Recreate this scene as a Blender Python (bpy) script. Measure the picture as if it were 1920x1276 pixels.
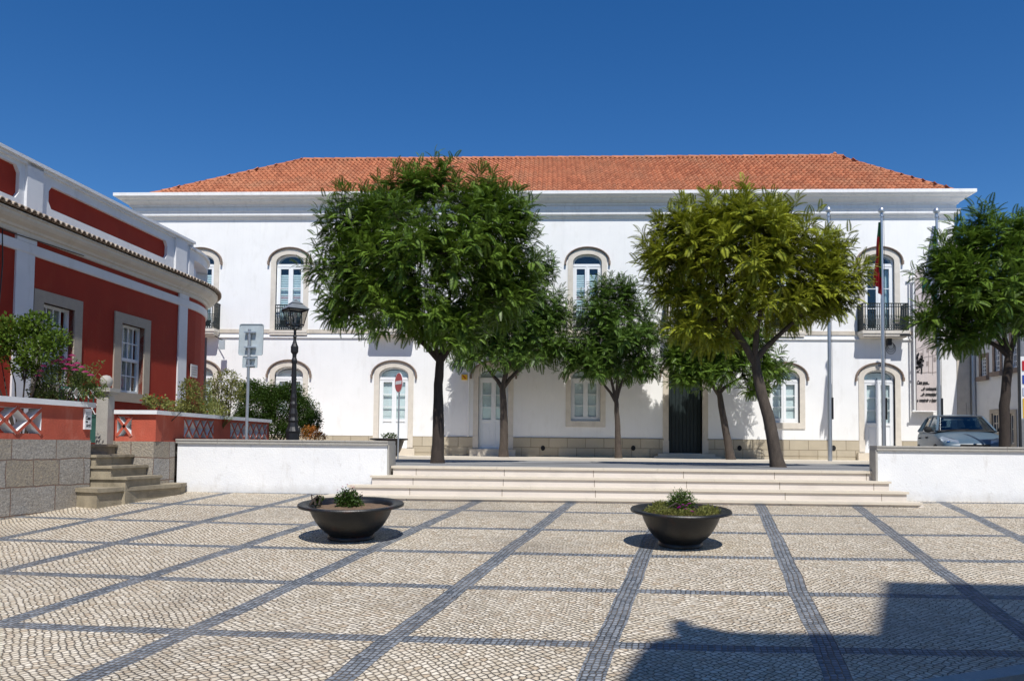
import bpy, math, random
import numpy as np
from mathutils import Vector, Matrix
from mathutils.geometry import tessellate_polygon
random.seed(7); RNG = np.random.default_rng(11)
for o in list(bpy.data.objects): bpy.data.objects.remove(o)
S = bpy.context.scene
COL = S.collection
rad = math.radians
# ------------------------------------------------------------------ camera
FL = 1500.0; PX, PY = 960.0, 769.0            # focal length and principal point in 1920-wide pixels
psi, th, rho, EYE = rad(2.67), math.atan(66/FL), 0.010, 1.7
Fw = Vector((-math.sin(psi)*math.cos(th), math.cos(psi)*math.cos(th), math.sin(th)))
R0 = Vector((math.cos(psi), math.sin(psi), 0)); U0 = R0.cross(Fw)
Rt = R0*math.cos(rho) + U0*math.sin(rho); Up = -R0*math.sin(rho) + U0*math.cos(rho)
cam = bpy.data.cameras.new('camera'); co = bpy.data.objects.new('camera', cam); COL.objects.link(co)
co.matrix_world = Matrix(((Rt.x, Up.x, -Fw.x, 0), (Rt.y, Up.y, -Fw.y, 0), (Rt.z, Up.z, -Fw.z, EYE), (0, 0, 0, 1)))
cam.sensor_width = 36; cam.lens = FL/1920*36; cam.shift_y = (PY-638)/1920; cam.clip_end = 3000; cam.clip_start = .05
S.camera = co
def at(x, y, Y):
    """photo pixel -> point in the vertical plane at depth Y"""
    r = Fw + Rt*((x-PX)/FL) - Up*((y-PY)/FL)
    return Vector((0, 0, EYE)) + r*(Y/r.y)
def X_(x, Y, y=830): return at(x, y, Y).x
def Z_(y, Y, x=1000): return at(x, y, Y).z
# ------------------------------------------------------------------ light
SUN_EL, SHX = rad(56), -0.215                      # elevation; shadows run +Y with a little -X
sd = Vector((-SHX, -1, 0)).normalized()*math.cos(SUN_EL) + Vector((0, 0, math.sin(SUN_EL)))   # towards the sun
sl = bpy.data.lights.new('sun', 'SUN'); sl.energy = 5.0; sl.angle = rad(.53); sl.color = (1, .965, .91)
so = bpy.data.objects.new('sun', sl); COL.objects.link(so)
so.rotation_euler = sd.to_track_quat('Z', 'Y').to_euler()
W = bpy.data.worlds.new('World'); S.world = W; W.use_nodes = True
wn = W.node_tree; bg = wn.nodes['Background']; sky = wn.nodes.new('ShaderNodeTexSky'); sky.sky_type = 'NISHITA'
sky.sun_disc = False; sky.sun_elevation = SUN_EL; sky.sun_rotation = math.atan2(sd.x, sd.y)
sky.altitude = 300; sky.air_density = 1.0; sky.dust_density = .1; sky.ozone_density = 4.5
hs = wn.nodes.new('ShaderNodeHueSaturation'); hs.inputs['Saturation'].default_value = 1.30; hs.inputs['Value'].default_value = 1.05; hs.inputs['Hue'].default_value = .507
wn.links.new(sky.outputs[0], hs.inputs['Color']); wn.links.new(hs.outputs[0], bg.inputs[0]); bg.inputs[1].default_value = .107
S.view_settings.view_transform = 'Standard'; S.view_settings.look = 'None'; S.view_settings.exposure = -0.06; S.view_settings.gamma = 1
S.cycles.max_bounces = 6; S.cycles.transparent_max_bounces = 12
# ------------------------------------------------------------------ materials
class NT:
    def __init__(s, name):
        s.m = bpy.data.materials.new(name); s.m.use_nodes = True; s.t = s.m.node_tree; s.b = s.t.nodes['Principled BSDF']
    def n(s, t, **k):
        x = s.t.nodes.new(t)
        for a, v in k.items(): setattr(x, a, v)
        return x
    def l(s, a, b): s.t.links.new(a, b)
    def set(s, sock, v):
        if hasattr(v, 'links') or isinstance(v, bpy.types.NodeSocket): s.l(v, sock)
        else: sock.default_value = v
    def M(s, op, a, b=0.0, c=0.0, clamp=False):
        x = s.n('ShaderNodeMath', operation=op); x.use_clamp = clamp
        s.set(x.inputs[0], a); s.set(x.inputs[1], b); s.set(x.inputs[2], c); return x.outputs[0]
    def mix(s, f, a, b, bt='MIX'):
        x = s.n('ShaderNodeMix', data_type='RGBA', blend_type=bt)
        s.set(x.inputs[0], f)
        for i, v in ((6, a), (7, b)):
            if isinstance(v, tuple): v = (*v[:3], 1)
            s.set(x.inputs[i], v)
        return x.outputs[2]
    def noise(s, vec, scale, detail=3, rough=.55):
        x = s.n('ShaderNodeTexNoise'); x.inputs['Scale'].default_value = scale; x.inputs['Detail'].default_value = detail
        x.inputs['Roughness'].default_value = rough
        if vec is not None: s.l(vec, x.inputs['Vector'])
        return x.outputs['Fac']
    def pos(s): return s.n('ShaderNodeNewGeometry').outputs['Position']
    def obj(s): return s.n('ShaderNodeTexCoord').outputs['Object']
    def scl(s, v, x, y, z):
        a = s.n('ShaderNodeVectorMath', operation='MULTIPLY'); s.l(v, a.inputs[0]); a.inputs[1].default_value = (x, y, z); return a.outputs[0]
    def ramp(s, f, lo, hi):
        x = s.n('ShaderNodeMapRange'); x.inputs[1].default_value = lo; x.inputs[2].default_value = hi; s.l(f, x.inputs[0]); return x.outputs[0]
    def bump(s, h, st, d=.01):
        x = s.n('ShaderNodeBump'); x.inputs['Strength'].default_value = st; x.inputs['Distance'].default_value = d
        s.l(h, x.inputs['Height']); s.l(x.outputs[0], s.b.inputs['Normal'])
def mat(name, col, rough=.7, var=.12, scale=6, bump=0.0, bscale=60, metal=0.0, stain=None, stretch=1.0, spec=.5, fine=0.0, streak=0.0):
    k = NT(name); P = k.scl(k.pos(), 1, 1, stretch)
    f = k.ramp(k.noise(P, scale, 4), .25, .75)
    c = k.mix(f, tuple(x*(1-var) for x in col), tuple(min(1, x*(1+var)) for x in col))
    if fine: c = k.mix(k.ramp(k.noise(P, scale*14, 3), .3, .7), c, tuple(x*(1-fine) for x in col), 'MIX')
    if stain:
        g = k.M('MULTIPLY', k.ramp(k.noise(k.scl(k.pos(), 1.3, 1.3, .45), 2.2, 6, .7), .54, .74), stain[3])
        c = k.mix(g, c, stain[:3])
    if streak:
        g = k.M('MULTIPLY', k.ramp(k.noise(k.scl(k.pos(), 7, 7, .30), 1.4, 5, .65), .52, .78), streak); c = k.mix(g, c, tuple(x*.55 for x in col))
    k.l(c, k.b.inputs['Base Color']); k.b.inputs['Roughness'].default_value = rough; k.b.inputs['Metallic'].default_value = metal
    k.b.inputs['Specular IOR Level'].default_value = spec
    if bump: k.bump(k.noise(k.pos(), bscale, 4), bump)
    return k.m
def wallmat():
    k = NT('low_wall_plaster'); P = k.pos(); sp = k.n('ShaderNodeSeparateXYZ'); k.l(P, sp.inputs[0])
    n1 = k.ramp(k.noise(P, 2.2, 5, .6), .3, .7); c = k.mix(n1, (.78, .785, .79), (.84, .84, .83))
    st = k.ramp(k.noise(k.scl(P, 2.5, 2.5, .6), 2.0, 6, .72), .56, .74); c = k.mix(k.M('MULTIPLY', st, .5), c, (.50, .47, .42))
    sm = k.ramp(k.noise(P, 9, 6, .7), .60, .72); c = k.mix(k.M('MULTIPLY', sm, .35), c, (.40, .38, .35))
    low = k.M('SUBTRACT', 1.0, k.ramp(k.M('ADD', sp.outputs[2], k.M('MULTIPLY', k.noise(P, 5, 5, .7), .35)), .98, 1.20), clamp=True)
    c = k.mix(k.M('MULTIPLY', low, .5), c, (.46, .42, .35))
    k.l(c, k.b.inputs['Base Color']); k.b.inputs['Roughness'].default_value = .85
    k.bump(k.M('ADD', k.M('MULTIPLY', k.noise(P, 3.5, 3), 1.5), k.noise(P, 40, 4)), .35, .012); return k.m
def blocks(name, c1, c2, bw, bh, axis='XZ', mortar=.008, mcol=(.2, .16, .11), bump=.5, rgh=.85, speck=.25):
    """dressed stone blocks with joints, in world metres"""
    k = NT(name); P = k.pos(); sp = k.n('ShaderNodeSeparateXYZ'); k.l(P, sp.inputs[0])
    cb = k.n('ShaderNodeCombineXYZ'); a = sp.outputs[0 if axis[0] == 'X' else 1]
    if axis == 'SZ': a = k.M('ADD', sp.outputs[0], sp.outputs[1])
    zz = sp.outputs[2]
    if axis == 'SZ':
        wz = k.noise(P, 1.3, 3); a = k.M('ADD', a, k.M('MULTIPLY', wz, .14)); zz = k.M('ADD', zz, k.M('MULTIPLY', k.noise(P, 2.1, 3), .07))
    k.l(a, cb.inputs[0]); k.l(zz, cb.inputs[1])
    br = k.n('ShaderNodeTexBrick'); k.l(cb.outputs[0], br.inputs['Vector'])
    br.inputs['Scale'].default_value = 1; br.squash = 1.7 if axis == 'SZ' else 1; br.squash_frequency = 2; br.offset = .37 if axis == 'SZ' else .5; br.inputs['Brick Width'].default_value = bw; br.inputs['Row Height'].default_value = bh
    br.inputs['Mortar Size'].default_value = mortar; br.inputs['Mortar Smooth'].default_value = .2
    br.inputs['Color1'].default_value = (*c1, 1); br.inputs['Color2'].default_value = (*c2, 1); br.inputs['Mortar'].default_value = (*mcol, 1)
    nz = k.ramp(k.noise(P, 30, 5, .7), .35, .7)
    c = k.mix(k.M('MULTIPLY', nz, speck), br.outputs['Color'], tuple(x*.35 for x in c1))
    big = k.ramp(k.noise(P, 1.7, 4), .45, .75)
    c = k.mix(k.M('MULTIPLY', big, .35), c, tuple(x*.6 for x in c2))
    k.l(c, k.b.inputs['Base Color']); k.b.inputs['Roughness'].default_value = rgh
    k.bump(k.M('SUBTRACT', k.M('MULTIPLY', k.noise(P, 38, 5, .7), bump), br.outputs['Fac']), .8, .02)
    return k.m
def leafmat(name, c1, c2, trans=.35, rough=.5):
    k = NT(name); ri = k.n('ShaderNodeNewGeometry').outputs['Random Per Island']
    f = k.ramp(k.noise(k.pos(), 1.6, 3), .3, .7)
    c = k.mix(k.M('ADD', k.M('MULTIPLY', ri, .65), k.M('MULTIPLY', f, .35)), c1, c2)
    k.l(c, k.b.inputs['Base Color']); k.b.inputs['Roughness'].default_value = rough; k.b.inputs['Specular IOR Level'].default_value = .25
    tr = k.n('ShaderNodeBsdfTranslucent'); k.l(k.mix(.4, c, (c2[0]*1.2, c2[1]*1.2, c2[2])), tr.inputs[0])
    mx = k.n('ShaderNodeMixShader'); mx.inputs[0].default_value = trans
    k.l(k.b.outputs[0], mx.inputs[1]); k.l(tr.outputs[0], mx.inputs[2]); k.l(mx.outputs[0], k.t.nodes['Material Output'].inputs[0])
    return k.m
def glassmat(name, tint=(.9, .95, .95), refl=.10, dark=0.0):
    k = NT(name); t = k.t; t.nodes.remove(k.b)
    tr = k.n('ShaderNodeBsdfTransparent'); tr.inputs[0].default_value = (*tint, 1)
    gl = k.n('ShaderNodeBsdfGlossy'); gl.inputs['Roughness'].default_value = .03
    fr = k.n('ShaderNodeLayerWeight'); fr.inputs[0].default_value = .5
    mx = k.n('ShaderNodeMixShader'); k.l(k.M('ADD', k.M('MULTIPLY', k.M('POWER', fr.outputs['Facing'], 4.0), .8), refl+.04), mx.inputs[0])
    k.l(tr.outputs[0], mx.inputs[1]); k.l(gl.outputs[0], mx.inputs[2]); k.l(mx.outputs[0], t.nodes['Material Output'].inputs[0])
    return k.m
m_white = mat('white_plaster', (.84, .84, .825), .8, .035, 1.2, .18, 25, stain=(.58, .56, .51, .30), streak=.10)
m_wallw = wallmat()
m_corn = mat('cornice_paint', (.80, .80, .79), .75, .05, 2, .08, 30, streak=.25, stain=(.45, .44, .42, .35))
m_beige = mat('limestone_trim', (.60, .54, .45), .8, .10, 5, .2, 60, stain=(.30, .25, .18, .4))
m_surr = mat('window_stone', (.66, .61, .53), .8, .08, 6, .2, 60, stain=(.34, .29, .22, .35))
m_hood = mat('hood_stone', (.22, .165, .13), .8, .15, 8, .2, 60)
m_paint = mat('white_joinery', (.82, .84, .85), .4, .02, 4)
m_shut = mat('white_shutter', (.74, .80, .80), .6, .04, 5)
m_curt = mat('pleated_curtain', (.62, .74, .77), .8, .1, 9)
m_pink = mat('pink_box', (.45, .16, .18), .8, .1, 9)
m_dark = mat('dark_interior', (.012, .013, .015), .9, .1, 3)  # near-black colour stands in for the darkness of unlit rooms and vent holes
m_glass = glassmat('window_glass', (.95, .98, .98), .02)
m_iron = mat('wrought_iron', (.009, .016, .015), .45, .2, 20)
m_plinth = blocks('plinth_stone', (.52, .46, .35), (.44, .38, .28), .62, .33, 'XZ', .008, (.22, .18, .12), .3, .85, .12)
m_step = blocks('step_stone', (.69, .63, .57), (.64, .58, .51), 1.5, 3.0, 'XZ', .006, (.30, .25, .2), .12, .7, .05)
m_nose = mat('tread_stone', (.66, .59, .48), .6, .10, 5, .15, 60, fine=.08)
m_gran = blocks('granite_blocks', (.50, .48, .45), (.44, .37, .27), .53, .37, 'SZ', .009, (.24, .13, .08), 1.8, .9, .85)
m_cope = mat('stone_coping', (.44, .42, .38), .85, .16, 9, .5, 60, fine=.22)
m_stair = mat('old_stair_stone', (.30, .255, .18), .85, .25, 6, .5, 50, stain=(.12, .10, .06, .8))
m_red = mat('red_render', (.33, .022, .005), .85, .10, 1.5, .5, 40, stain=(.40, .06, .02, .4))
m_redf = mat('faded_red_render', (.46, .092, .052), .85, .14, 3, .6, 40, stain=(.58, .24, .17, .6))
m_cream = mat('cream_cornice', (.66, .63, .56), .8, .06, 3, .1, 40, stain=(.38, .34, .27, .4))
m_trimw = mat('villa_white_trim', (.74, .75, .76), .8, .05, 2, .3, 35, stain=(.46, .45, .42, .35))
m_villst = mat('grey_window_stone', (.43, .375, .30), .85, .12, 8, .5, 60, fine=.15)
m_steel = mat('galvanised_steel', (.50, .53, .56), .35, .06, 8, metal=.75)
m_signb = mat('sign_back', (.46, .52, .54), .5, .12, 7, metal=.3)
m_black = mat('black_cast_iron', (.012, .012, .014), .42, .3, 12, .2, 80)
m_planter = mat('planter_cast_iron', (.009, .010, .011), .40, .4, 10, .35, 70, stain=(.10, .025, .012, .6))
m_soil = mat('soil', (.20, .13, .08), .95, .4, 25, 1.0, 60, fine=.4)
m_bark = mat('bark', (.060, .044, .034), .9, .4, 14, 1.0, 45, stretch=.35, fine=.5)
m_barkg = mat('lichen_bark', (.105, .082, .064), .9, .45, 16, 1.0, 45, stretch=.35, fine=.6)
m_signred = mat('sign_red', (.48, .012, .018), .4, .05, 5)
m_signwhite = mat('sign_white', (.8, .8, .8), .4, .02, 5)
m_ink = mat('black_lettering', (.01, .01, .012), .6, 0.01, 5)
m_flagr = mat('red_cloth', (.34, .012, .02), .8, .1, 6); m_flagg = mat('green_cloth', (.008, .10, .035), .8, .1, 6)
m_flagb = mat('blue_cloth', (.02, .06, .35), .8, .1, 6); m_flagt = mat('teal_cloth', (.02, .16, .12), .8, .1, 6); m_flagw = mat('pale_cloth', (.42, .46, .58), .8, .1, 6)
m_yellow = mat('yellow_paint', (.75, .45, .02), .5, .05, 5)
m_greend = mat('green_door_paint', (.003, .012, .013), .55, .25, 6)
m_gategr = mat('green_gate_paint', (.03, .10, .085), .5, .2, 6)
m_lampgl = glassmat('lantern_glass', (.80, .78, .74), .12)
m_banner = mat('banner_cloth', (.60, .53, .50), .8, .04, 2)
m_draw = mat('banner_drawing', (.33, .28, .26), .8, .05, 2)
m_car = mat('car_paint', (.075, .118, .160), .33, .03, 2, spec=.35); m_rubber = mat('rubber', (.012, .012, .013), .75, .1, 9)
m_carglass = glassmat('car_glass', (.25, .34, .38), .08); m_seat = mat('car_seat', (.03, .035, .045), .8, .1, 9); m_chrome = mat('chrome', (.75, .75, .75), .12, .02, 5, metal=1)
m_lens = mat('headlight_lens', (.35, .40, .44), .1, .05, 20, metal=.4)
# roof tile material: clay colour varied tile by tile
def tilemat(name, c1, c2, c3):
    k = NT(name); ri = k.n('ShaderNodeNewGeometry').outputs['Random Per Island']
    c = k.mix(ri, c1, c2); c = k.mix(k.M('MULTIPLY', k.ramp(k.noise(k.pos(), .8, 5, .65), .45, .75), .6), c, c3)
    c = k.mix(k.M('MULTIPLY', k.ramp(k.noise(k.pos(), 9, 4), .42, .72), .55), c, tuple(x*.45 for x in c1))
    k.l(c, k.b.inputs['Base Color']); k.b.inputs['Roughness'].default_value = .85; return k.m
m_tile = tilemat('clay_tile', (.38, .125, .055), (.58, .215, .100), (.44, .235, .13))
m_oldtile = tilemat('weathered_tile', (.36, .27, .20), (.52, .44, .34), (.30, .28, .26))
# ------------------------------------------------------------------ mesh builder
WM = {}
class MB:
    def __init__(s): s.v = []; s.f = []; s.m = []
    def add(s, vs, fs, m=0):
        b = len(s.v); s.v += [tuple(v) for v in vs]; s.f += [tuple(b+i for i in f) for f in fs]; s.m += [m]*len(fs)
    def box(s, x0, x1, y0, y1, z0, z1, m=0):
        s.add([(x0, y0, z0), (x1, y0, z0), (x1, y1, z0), (x0, y1, z0), (x0, y0, z1), (x1, y0, z1), (x1, y1, z1), (x0, y1, z1)],
              [(0, 3, 2, 1), (4, 5, 6, 7), (0, 1, 5, 4), (1, 2, 6, 5), (2, 3, 7, 6), (3, 0, 4, 7)], m)
    def bar(s, a, b, w, h=None, m=0, up=Vector((0, 0, 1))):
        a, b = Vector(a), Vector(b); d = (b-a).normalized()
        if abs(d.dot(up)) > .98: up = Vector((0, 1, 0))
        r = d.cross(up).normalized(); u = r.cross(d); h = h or w
        vs = [p + r*(i*w/2) + u*(j*h/2) for p in (a, b) for i, j in ((-1, -1), (1, -1), (1, 1), (-1, 1))]
        s.add(vs, [(0, 1, 2, 3), (7, 6, 5, 4), (0, 4, 5, 1), (1, 5, 6, 2), (2, 6, 7, 3), (3, 7, 4, 0)], m)
    def prism(s, pts, z0, z1, m=0, mt=None):
        """footprint pts (x,y) counter-clockwise; z1 may be a list"""
        n = len(pts); zt = z1 if isinstance(z1, (list, tuple)) else [z1]*n; zb = z0 if isinstance(z0, (list, tuple)) else [z0]*n
        vs = [(p[0], p[1], zb[i]) for i, p in enumerate(pts)] + [(p[0], p[1], zt[i]) for i, p in enumerate(pts)]
        s.add(vs, [tuple(range(n-1, -1, -1))] + [(i, (i+1) % n, n+(i+1) % n, n+i) for i in range(n)], m)
        s.add(vs[n:], [tuple(range(n))], m if mt is None else mt)
    def lathe(s, prof, c=(0, 0, 0), n=32, m=0, sx=1, sy=1):
        vs = []; fs = []
        for r, z in prof:
            for i in range(n):
                a = 2*math.pi*i/n; vs.append((c[0]+r*sx*math.cos(a), c[1]+r*sy*math.sin(a), c[2]+z))
        for j in range(len(prof)-1):
            for i in range(n):
                k = (i+1) % n; fs.append((j*n+i, j*n+k, (j+1)*n+k, (j+1)*n+i))
        s.add(vs, fs, m)
    def tube(s, pts, rs, n=8, m=0, cap=True, wob=0.0):
        pts = [Vector(p) for p in pts]; vs = []; fs = []
        if not isinstance(rs, (list, tuple)): rs = [rs]*len(pts)
        ref = Vector((.31, .9, .12)).normalized()
        for i, p in enumerate(pts):
            d = (pts[min(i+1, len(pts)-1)] - pts[max(i-1, 0)]).normalized()
            u = d.cross(ref).normalized(); w = d.cross(u)
            for j in range(n):
                a = 2*math.pi*j/n; rr = rs[i]*(1+wob*(random.random()-.5)); vs.append(p + u*(math.cos(a)*rr) + w*(math.sin(a)*rr))
        for i in range(len(pts)-1):
            for j in range(n):
                k = (j+1) % n; fs.append((i*n+j, i*n+k, (i+1)*n+k, (i+1)*n+j))
        if cap: fs += [tuple(range(n-1, -1, -1)), tuple((len(pts)-1)*n+j for j in range(n))]
        s.add(vs, fs, m)
    def slab(s, outer, holes, y0, y1, m=0, mh=None, frame=None, back=True):
        """polygon in the (x,z) plane with holes, extruded from y0 (front) to y1; frame maps (x,y,z)->point"""
        fr = frame or (lambda x, y, z: (x, y, z))
        loops = [outer] + list(holes); flat = [p for l in loops for p in l]
        tri = tessellate_polygon([[Vector((p[0], p[1], 0)) for p in l] for l in loops])
        s.add([fr(p[0], y0, p[1]) for p in flat], [tuple(t) for t in tri], m)
        if back: s.add([fr(p[0], y1, p[1]) for p in flat], [tuple(reversed(t)) for t in tri], m)
        for li, l in enumerate(loops):
            n = len(l); vs = [fr(p[0], y0, p[1]) for p in l] + [fr(p[0], y1, p[1]) for p in l]
            s.add(vs, [(i, (i+1) % n, n+(i+1) % n, n+i) for i in range(n)], m if (li == 0 or mh is None) else mh)
    def build(s, name, mats, parent=None, smooth=False, loc=None):
        me = bpy.data.meshes.new(name); vs = s.v
        mats = mats if isinstance(mats, (list, tuple)) else [mats]
        o = bpy.data.objects.new(name, me); COL.objects.link(o)
        Mw = WM[parent.name] if parent else Matrix.Identity(4)
        if loc is not None: o.location = loc; Mo = Mw @ Matrix.Translation(loc)
        else: Mo = Mw
        if parent: o.parent = parent
        WM[o.name] = Mo
        if Mo != Matrix.Identity(4) and not getattr(s, 'local', False):
            inv = Mo.inverted(); vs = [tuple(inv @ Vector(v)) for v in vs]
        me.from_pydata(vs, [], s.f)
        for mt in mats: me.materials.append(mt)
        me.polygons.foreach_set('material_index', s.m)
        if smooth: me.polygons.foreach_set('use_smooth', [True]*len(me.polygons))
        me.validate(); me.update()
        if smooth:
            try: me.set_sharp_from_angle(angle=rad(40))
            except Exception: pass
        return o
def LMB():
    b = MB(); b.local = True; return b
def tag(o, label=None, cat=None, group=None, kind=None):
    for k, v in (('label', label), ('category', cat), ('group', group), ('kind', kind)):
        if v: o[k] = v
    return o
def thing(name, label, cat, loc=(0, 0, 0), rot=(0, 0, 0), group=None):
    from mathutils import Euler
    o = bpy.data.objects.new(name, None); COL.objects.link(o); o.empty_display_size = .2
    o.location = loc; o.rotation_euler = rot; WM[o.name] = Matrix.Translation(loc) @ Euler(rot).to_matrix().to_4x4()
    return tag(o, label, cat, group)
def copy_tree(o, parent, loc=None):
    c = o.copy(); COL.objects.link(c); c.parent = parent
    if loc is not None: c.location = loc
    WM[c.name] = (WM[parent.name] if parent else Matrix.Identity(4)) @ Matrix.Translation(c.location)
    for ch in [x for x in bpy.data.objects if x.parent == o]: copy_tree(ch, c)
    return c
def arch(cx, w, z0, zs, rise, n=14):
    """outline of an opening: rectangle up to zs, then an elliptic arch; counter-clockwise"""
    return [(cx-w/2, z0), (cx+w/2, z0)] + [(cx+w/2*math.cos(math.pi*i/n), zs+rise*math.sin(math.pi*i/n)) for i in range(n+1)]
def rect(x0, x1, z0, z1): return [(x0, z0), (x1, z0), (x1, z1), (x0, z1)]
def text(name, body, size, mtl, parent, origin, xdir, zdir, shear=0.0, bold=0.0, align='LEFT', thick=.002):
    cu = bpy.data.curves.new(name, 'FONT'); cu.body = body; cu.size = size; cu.shear = shear; cu.offset = bold; cu.align_x = align; cu.extrude = thick
    t = bpy.data.objects.new('tmp', cu); COL.objects.link(t); bpy.context.view_layer.update()
    me = bpy.data.meshes.new_from_object(t.evaluated_get(bpy.context.evaluated_depsgraph_get())); bpy.data.objects.remove(t)
    X = Vector(xdir).normalized(); Z = Vector(zdir).normalized(); N = X.cross(Z)
    Mt = Matrix((( X.x, Z.x, N.x, origin[0]), (X.y, Z.y, N.y, origin[1]), (X.z, Z.z, N.z, origin[2]), (0, 0, 0, 1)))
    me.transform((WM[parent.name].inverted() if parent else Matrix.Identity(4)) @ Mt)
    me.materials.clear(); me.materials.append(mtl)
    o = bpy.data.objects.new(name, me); COL.objects.link(o)
    if parent: o.parent = parent
    WM[o.name] = WM[parent.name] if parent else Matrix.Identity(4)
    return o
# ------------------------------------------------------------------ ground
SL = .0645; TZ = 1.336; FY = 27.3; WY = 13.35        # ground slope, terrace level, town hall wall, low wall
def gz(Y): return SL*Y
def paving():
    k = NT('stone_paving'); P = k.pos(); sp = k.n('ShaderNodeSeparateXYZ'); k.l(P, sp.inputs[0]); X, Y = sp.outputs[0], sp.outputs[1]
    wob = k.n('ShaderNodeTexNoise'); wob.inputs['Scale'].default_value = 1.1; wob.inputs['Detail'].default_value = 2; k.l(P, wob.inputs['Vector'])
    sw = k.n('ShaderNodeSeparateColor'); k.l(wob.outputs['Color'], sw.inputs[0])
    w1 = k.M('MULTIPLY', k.M('SUBTRACT', sw.outputs[0], .5), .07); w2 = k.M('MULTIPLY', k.M('SUBTRACT', sw.outputs[1], .5), .06)
    xx = k.M('SUBTRACT', X, 2.0)
    yr = k.M('SUBTRACT', k.M('SUBTRACT', Y, k.M('MULTIPLY', k.M('MULTIPLY', xx, xx), .005)), w1)
    u = k.M('SUBTRACT', k.M('SUBTRACT', X, k.M('MULTIPLY', k.M('SUBTRACT', Y, 7.0), .2)), w2)
    a = k.M('DIVIDE', k.M('SUBTRACT', u, .69-.735), 1.47); fa = k.M('FRACT', a)
    b = k.M('DIVIDE', k.M('SUBTRACT', yr, 5.51-.7625), 1.525); fb = k.M('FRACT', b)
    da = k.M('MULTIPLY', k.M('ABSOLUTE', k.M('SUBTRACT', fa, .5)), 1.47); db = k.M('MULTIPLY', k.M('ABSOLUTE', k.M('SUBTRACT', fb, .5)), 1.525)
    inc = k.M('LESS_THAN', da, .086); inr = k.M('LESS_THAN', db, .070)
    band = k.M('MAXIMUM', inc, inr)
    # small stones: rows in the bands, slanting rows in the pale fields
    def lattice(px_, py_, s, rnd, dx, dy):
        cb = k.n('ShaderNodeCombineXYZ'); k.l(px_, cb.inputs[0]); k.l(py_, cb.inputs[1])
        v1 = k.n('ShaderNodeTexVoronoi', feature='DISTANCE_TO_EDGE', voronoi_dimensions='2D'); v1.inputs['Scale'].default_value = s; v1.inputs['Randomness'].default_value = rnd
        v2 = k.n('ShaderNodeTexVoronoi', feature='F1', voronoi_dimensions='2D'); v2.inputs['Scale'].default_value = s; v2.inputs['Randomness'].default_value = rnd
        k.l(cb.outputs[0], v1.inputs['Vector']); k.l(cb.outputs[0], v2.inputs['Vector']); return v1.outputs['Distance'], v2.outputs['Color']
    bigw = k.n('ShaderNodeTexNoise'); bigw.inputs['Scale'].default_value = .42; bigw.inputs['Detail'].default_value = 1; k.l(P, bigw.inputs['Vector'])
    sb = k.n('ShaderNodeSeparateColor'); k.l(bigw.outputs['Color'], sb.inputs[0])
    q1 = k.M('ADD', X, k.M('MULTIPLY', sb.outputs[0], .5)); q2 = k.M('ADD', Y, k.M('MULTIPLY', sb.outputs[1], .5))
    dW, cW = lattice(k.M('ADD', k.M('MULTIPLY', q1, .72), k.M('MULTIPLY', q2, .62)), k.M('SUBTRACT', k.M('MULTIPLY', q2, .72), k.M('MULTIPLY', q1, .62)), 22.5, .50, 0, 0)
    dB, cB = lattice(k.M('ADD', u, .043), k.M('MULTIPLY', yr, .9), 23.5, .30, 0, 0)
    d = k.n('ShaderNodeMix'); k.l(band, d.inputs[0]); k.l(dW, d.inputs[2]); k.l(dB, d.inputs[3]); d = d.outputs[0]
    jt = k.ramp(d, .045, .11)          # 0 in the joint, 1 on the stone
    sc = k.n('ShaderNodeSeparateColor'); k.l(cW, sc.inputs[0]); sB = k.n('ShaderNodeSeparateColor'); k.l(cB, sB.inputs[0])
    wc = k.mix(sc.outputs[0], (.54, .455, .33), (.82, .73, .585)); wc = k.mix(k.M('MULTIPLY', k.M('GREATER_THAN', sc.outputs[1], .88), .5), wc, (.50, .37, .24))
    patch = k.ramp(k.noise(P, .55, 6, .65), .50, .70); wc = k.mix(k.M('MULTIPLY', patch, .45), wc, (.30, .26, .21))
    bc = k.mix(sB.outputs[0], (.11, .13, .155), (.28, .305, .335)); bc = k.mix(k.M('MULTIPLY', patch, .3), bc, (.19, .17, .15))
    c = k.mix(band, wc, bc)
    ncol = k.mix(k.ramp(k.noise(P, 3.0, 2), .4, .6), (.055, .048, .040), (.16, .12, .08))
    fill = k.M('MULTIPLY', k.ramp(k.noise(P, 1.6, 3), .46, .66), .5)       # sand-filled joints here and there
    ncol = k.mix(fill, ncol, (.33, .28, .22))
    c = k.mix(jt, ncol, c); k.l(c, k.b.inputs['Base Color']); k.b.inputs['Roughness'].default_value = .62; k.b.inputs['Specular IOR Level'].default_value = .35
    h = k.M('ADD', k.ramp(d, .0, .22), k.M('MULTIPLY', k.noise(P, 90, 2), .25)); k.bump(h, 1.0, .012)
    return k.m
m_pave = paving()
def cobble(name, c1, c2, sc):
    k = NT(name); P = k.pos()
    v1 = k.n('ShaderNodeTexVoronoi', feature='DISTANCE_TO_EDGE'); v1.inputs['Scale'].default_value = sc; v1.inputs['Randomness'].default_value = .6
    v2 = k.n('ShaderNodeTexVoronoi'); v2.inputs['Scale'].default_value = sc; v2.inputs['Randomness'].default_value = .6
    s2 = k.n('ShaderNodeSeparateColor'); k.l(v2.outputs['Color'], s2.inputs[0])
    c = k.mix(s2.outputs[0], c1, c2); c = k.mix(k.ramp(v1.outputs['Distance'], .02, .12), tuple(x*.3 for x in c1), c)
    k.l(c, k.b.inputs['Base Color']); k.b.inputs['Roughness'].default_value = .85; k.bump(k.ramp(v1.outputs['Distance'], 0, .2), .6, .02); return k.m
m_cob = cobble('street_cobbles', (.20, .20, .20), (.34, .33, .31), 9); m_sett = cobble('terrace_setts', (.20, .20, .205), (.33, .33, .32), 16)
m_asph = mat('asphalt', (.05, .05, .052), .9, .2, 20, .6, 120)
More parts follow.
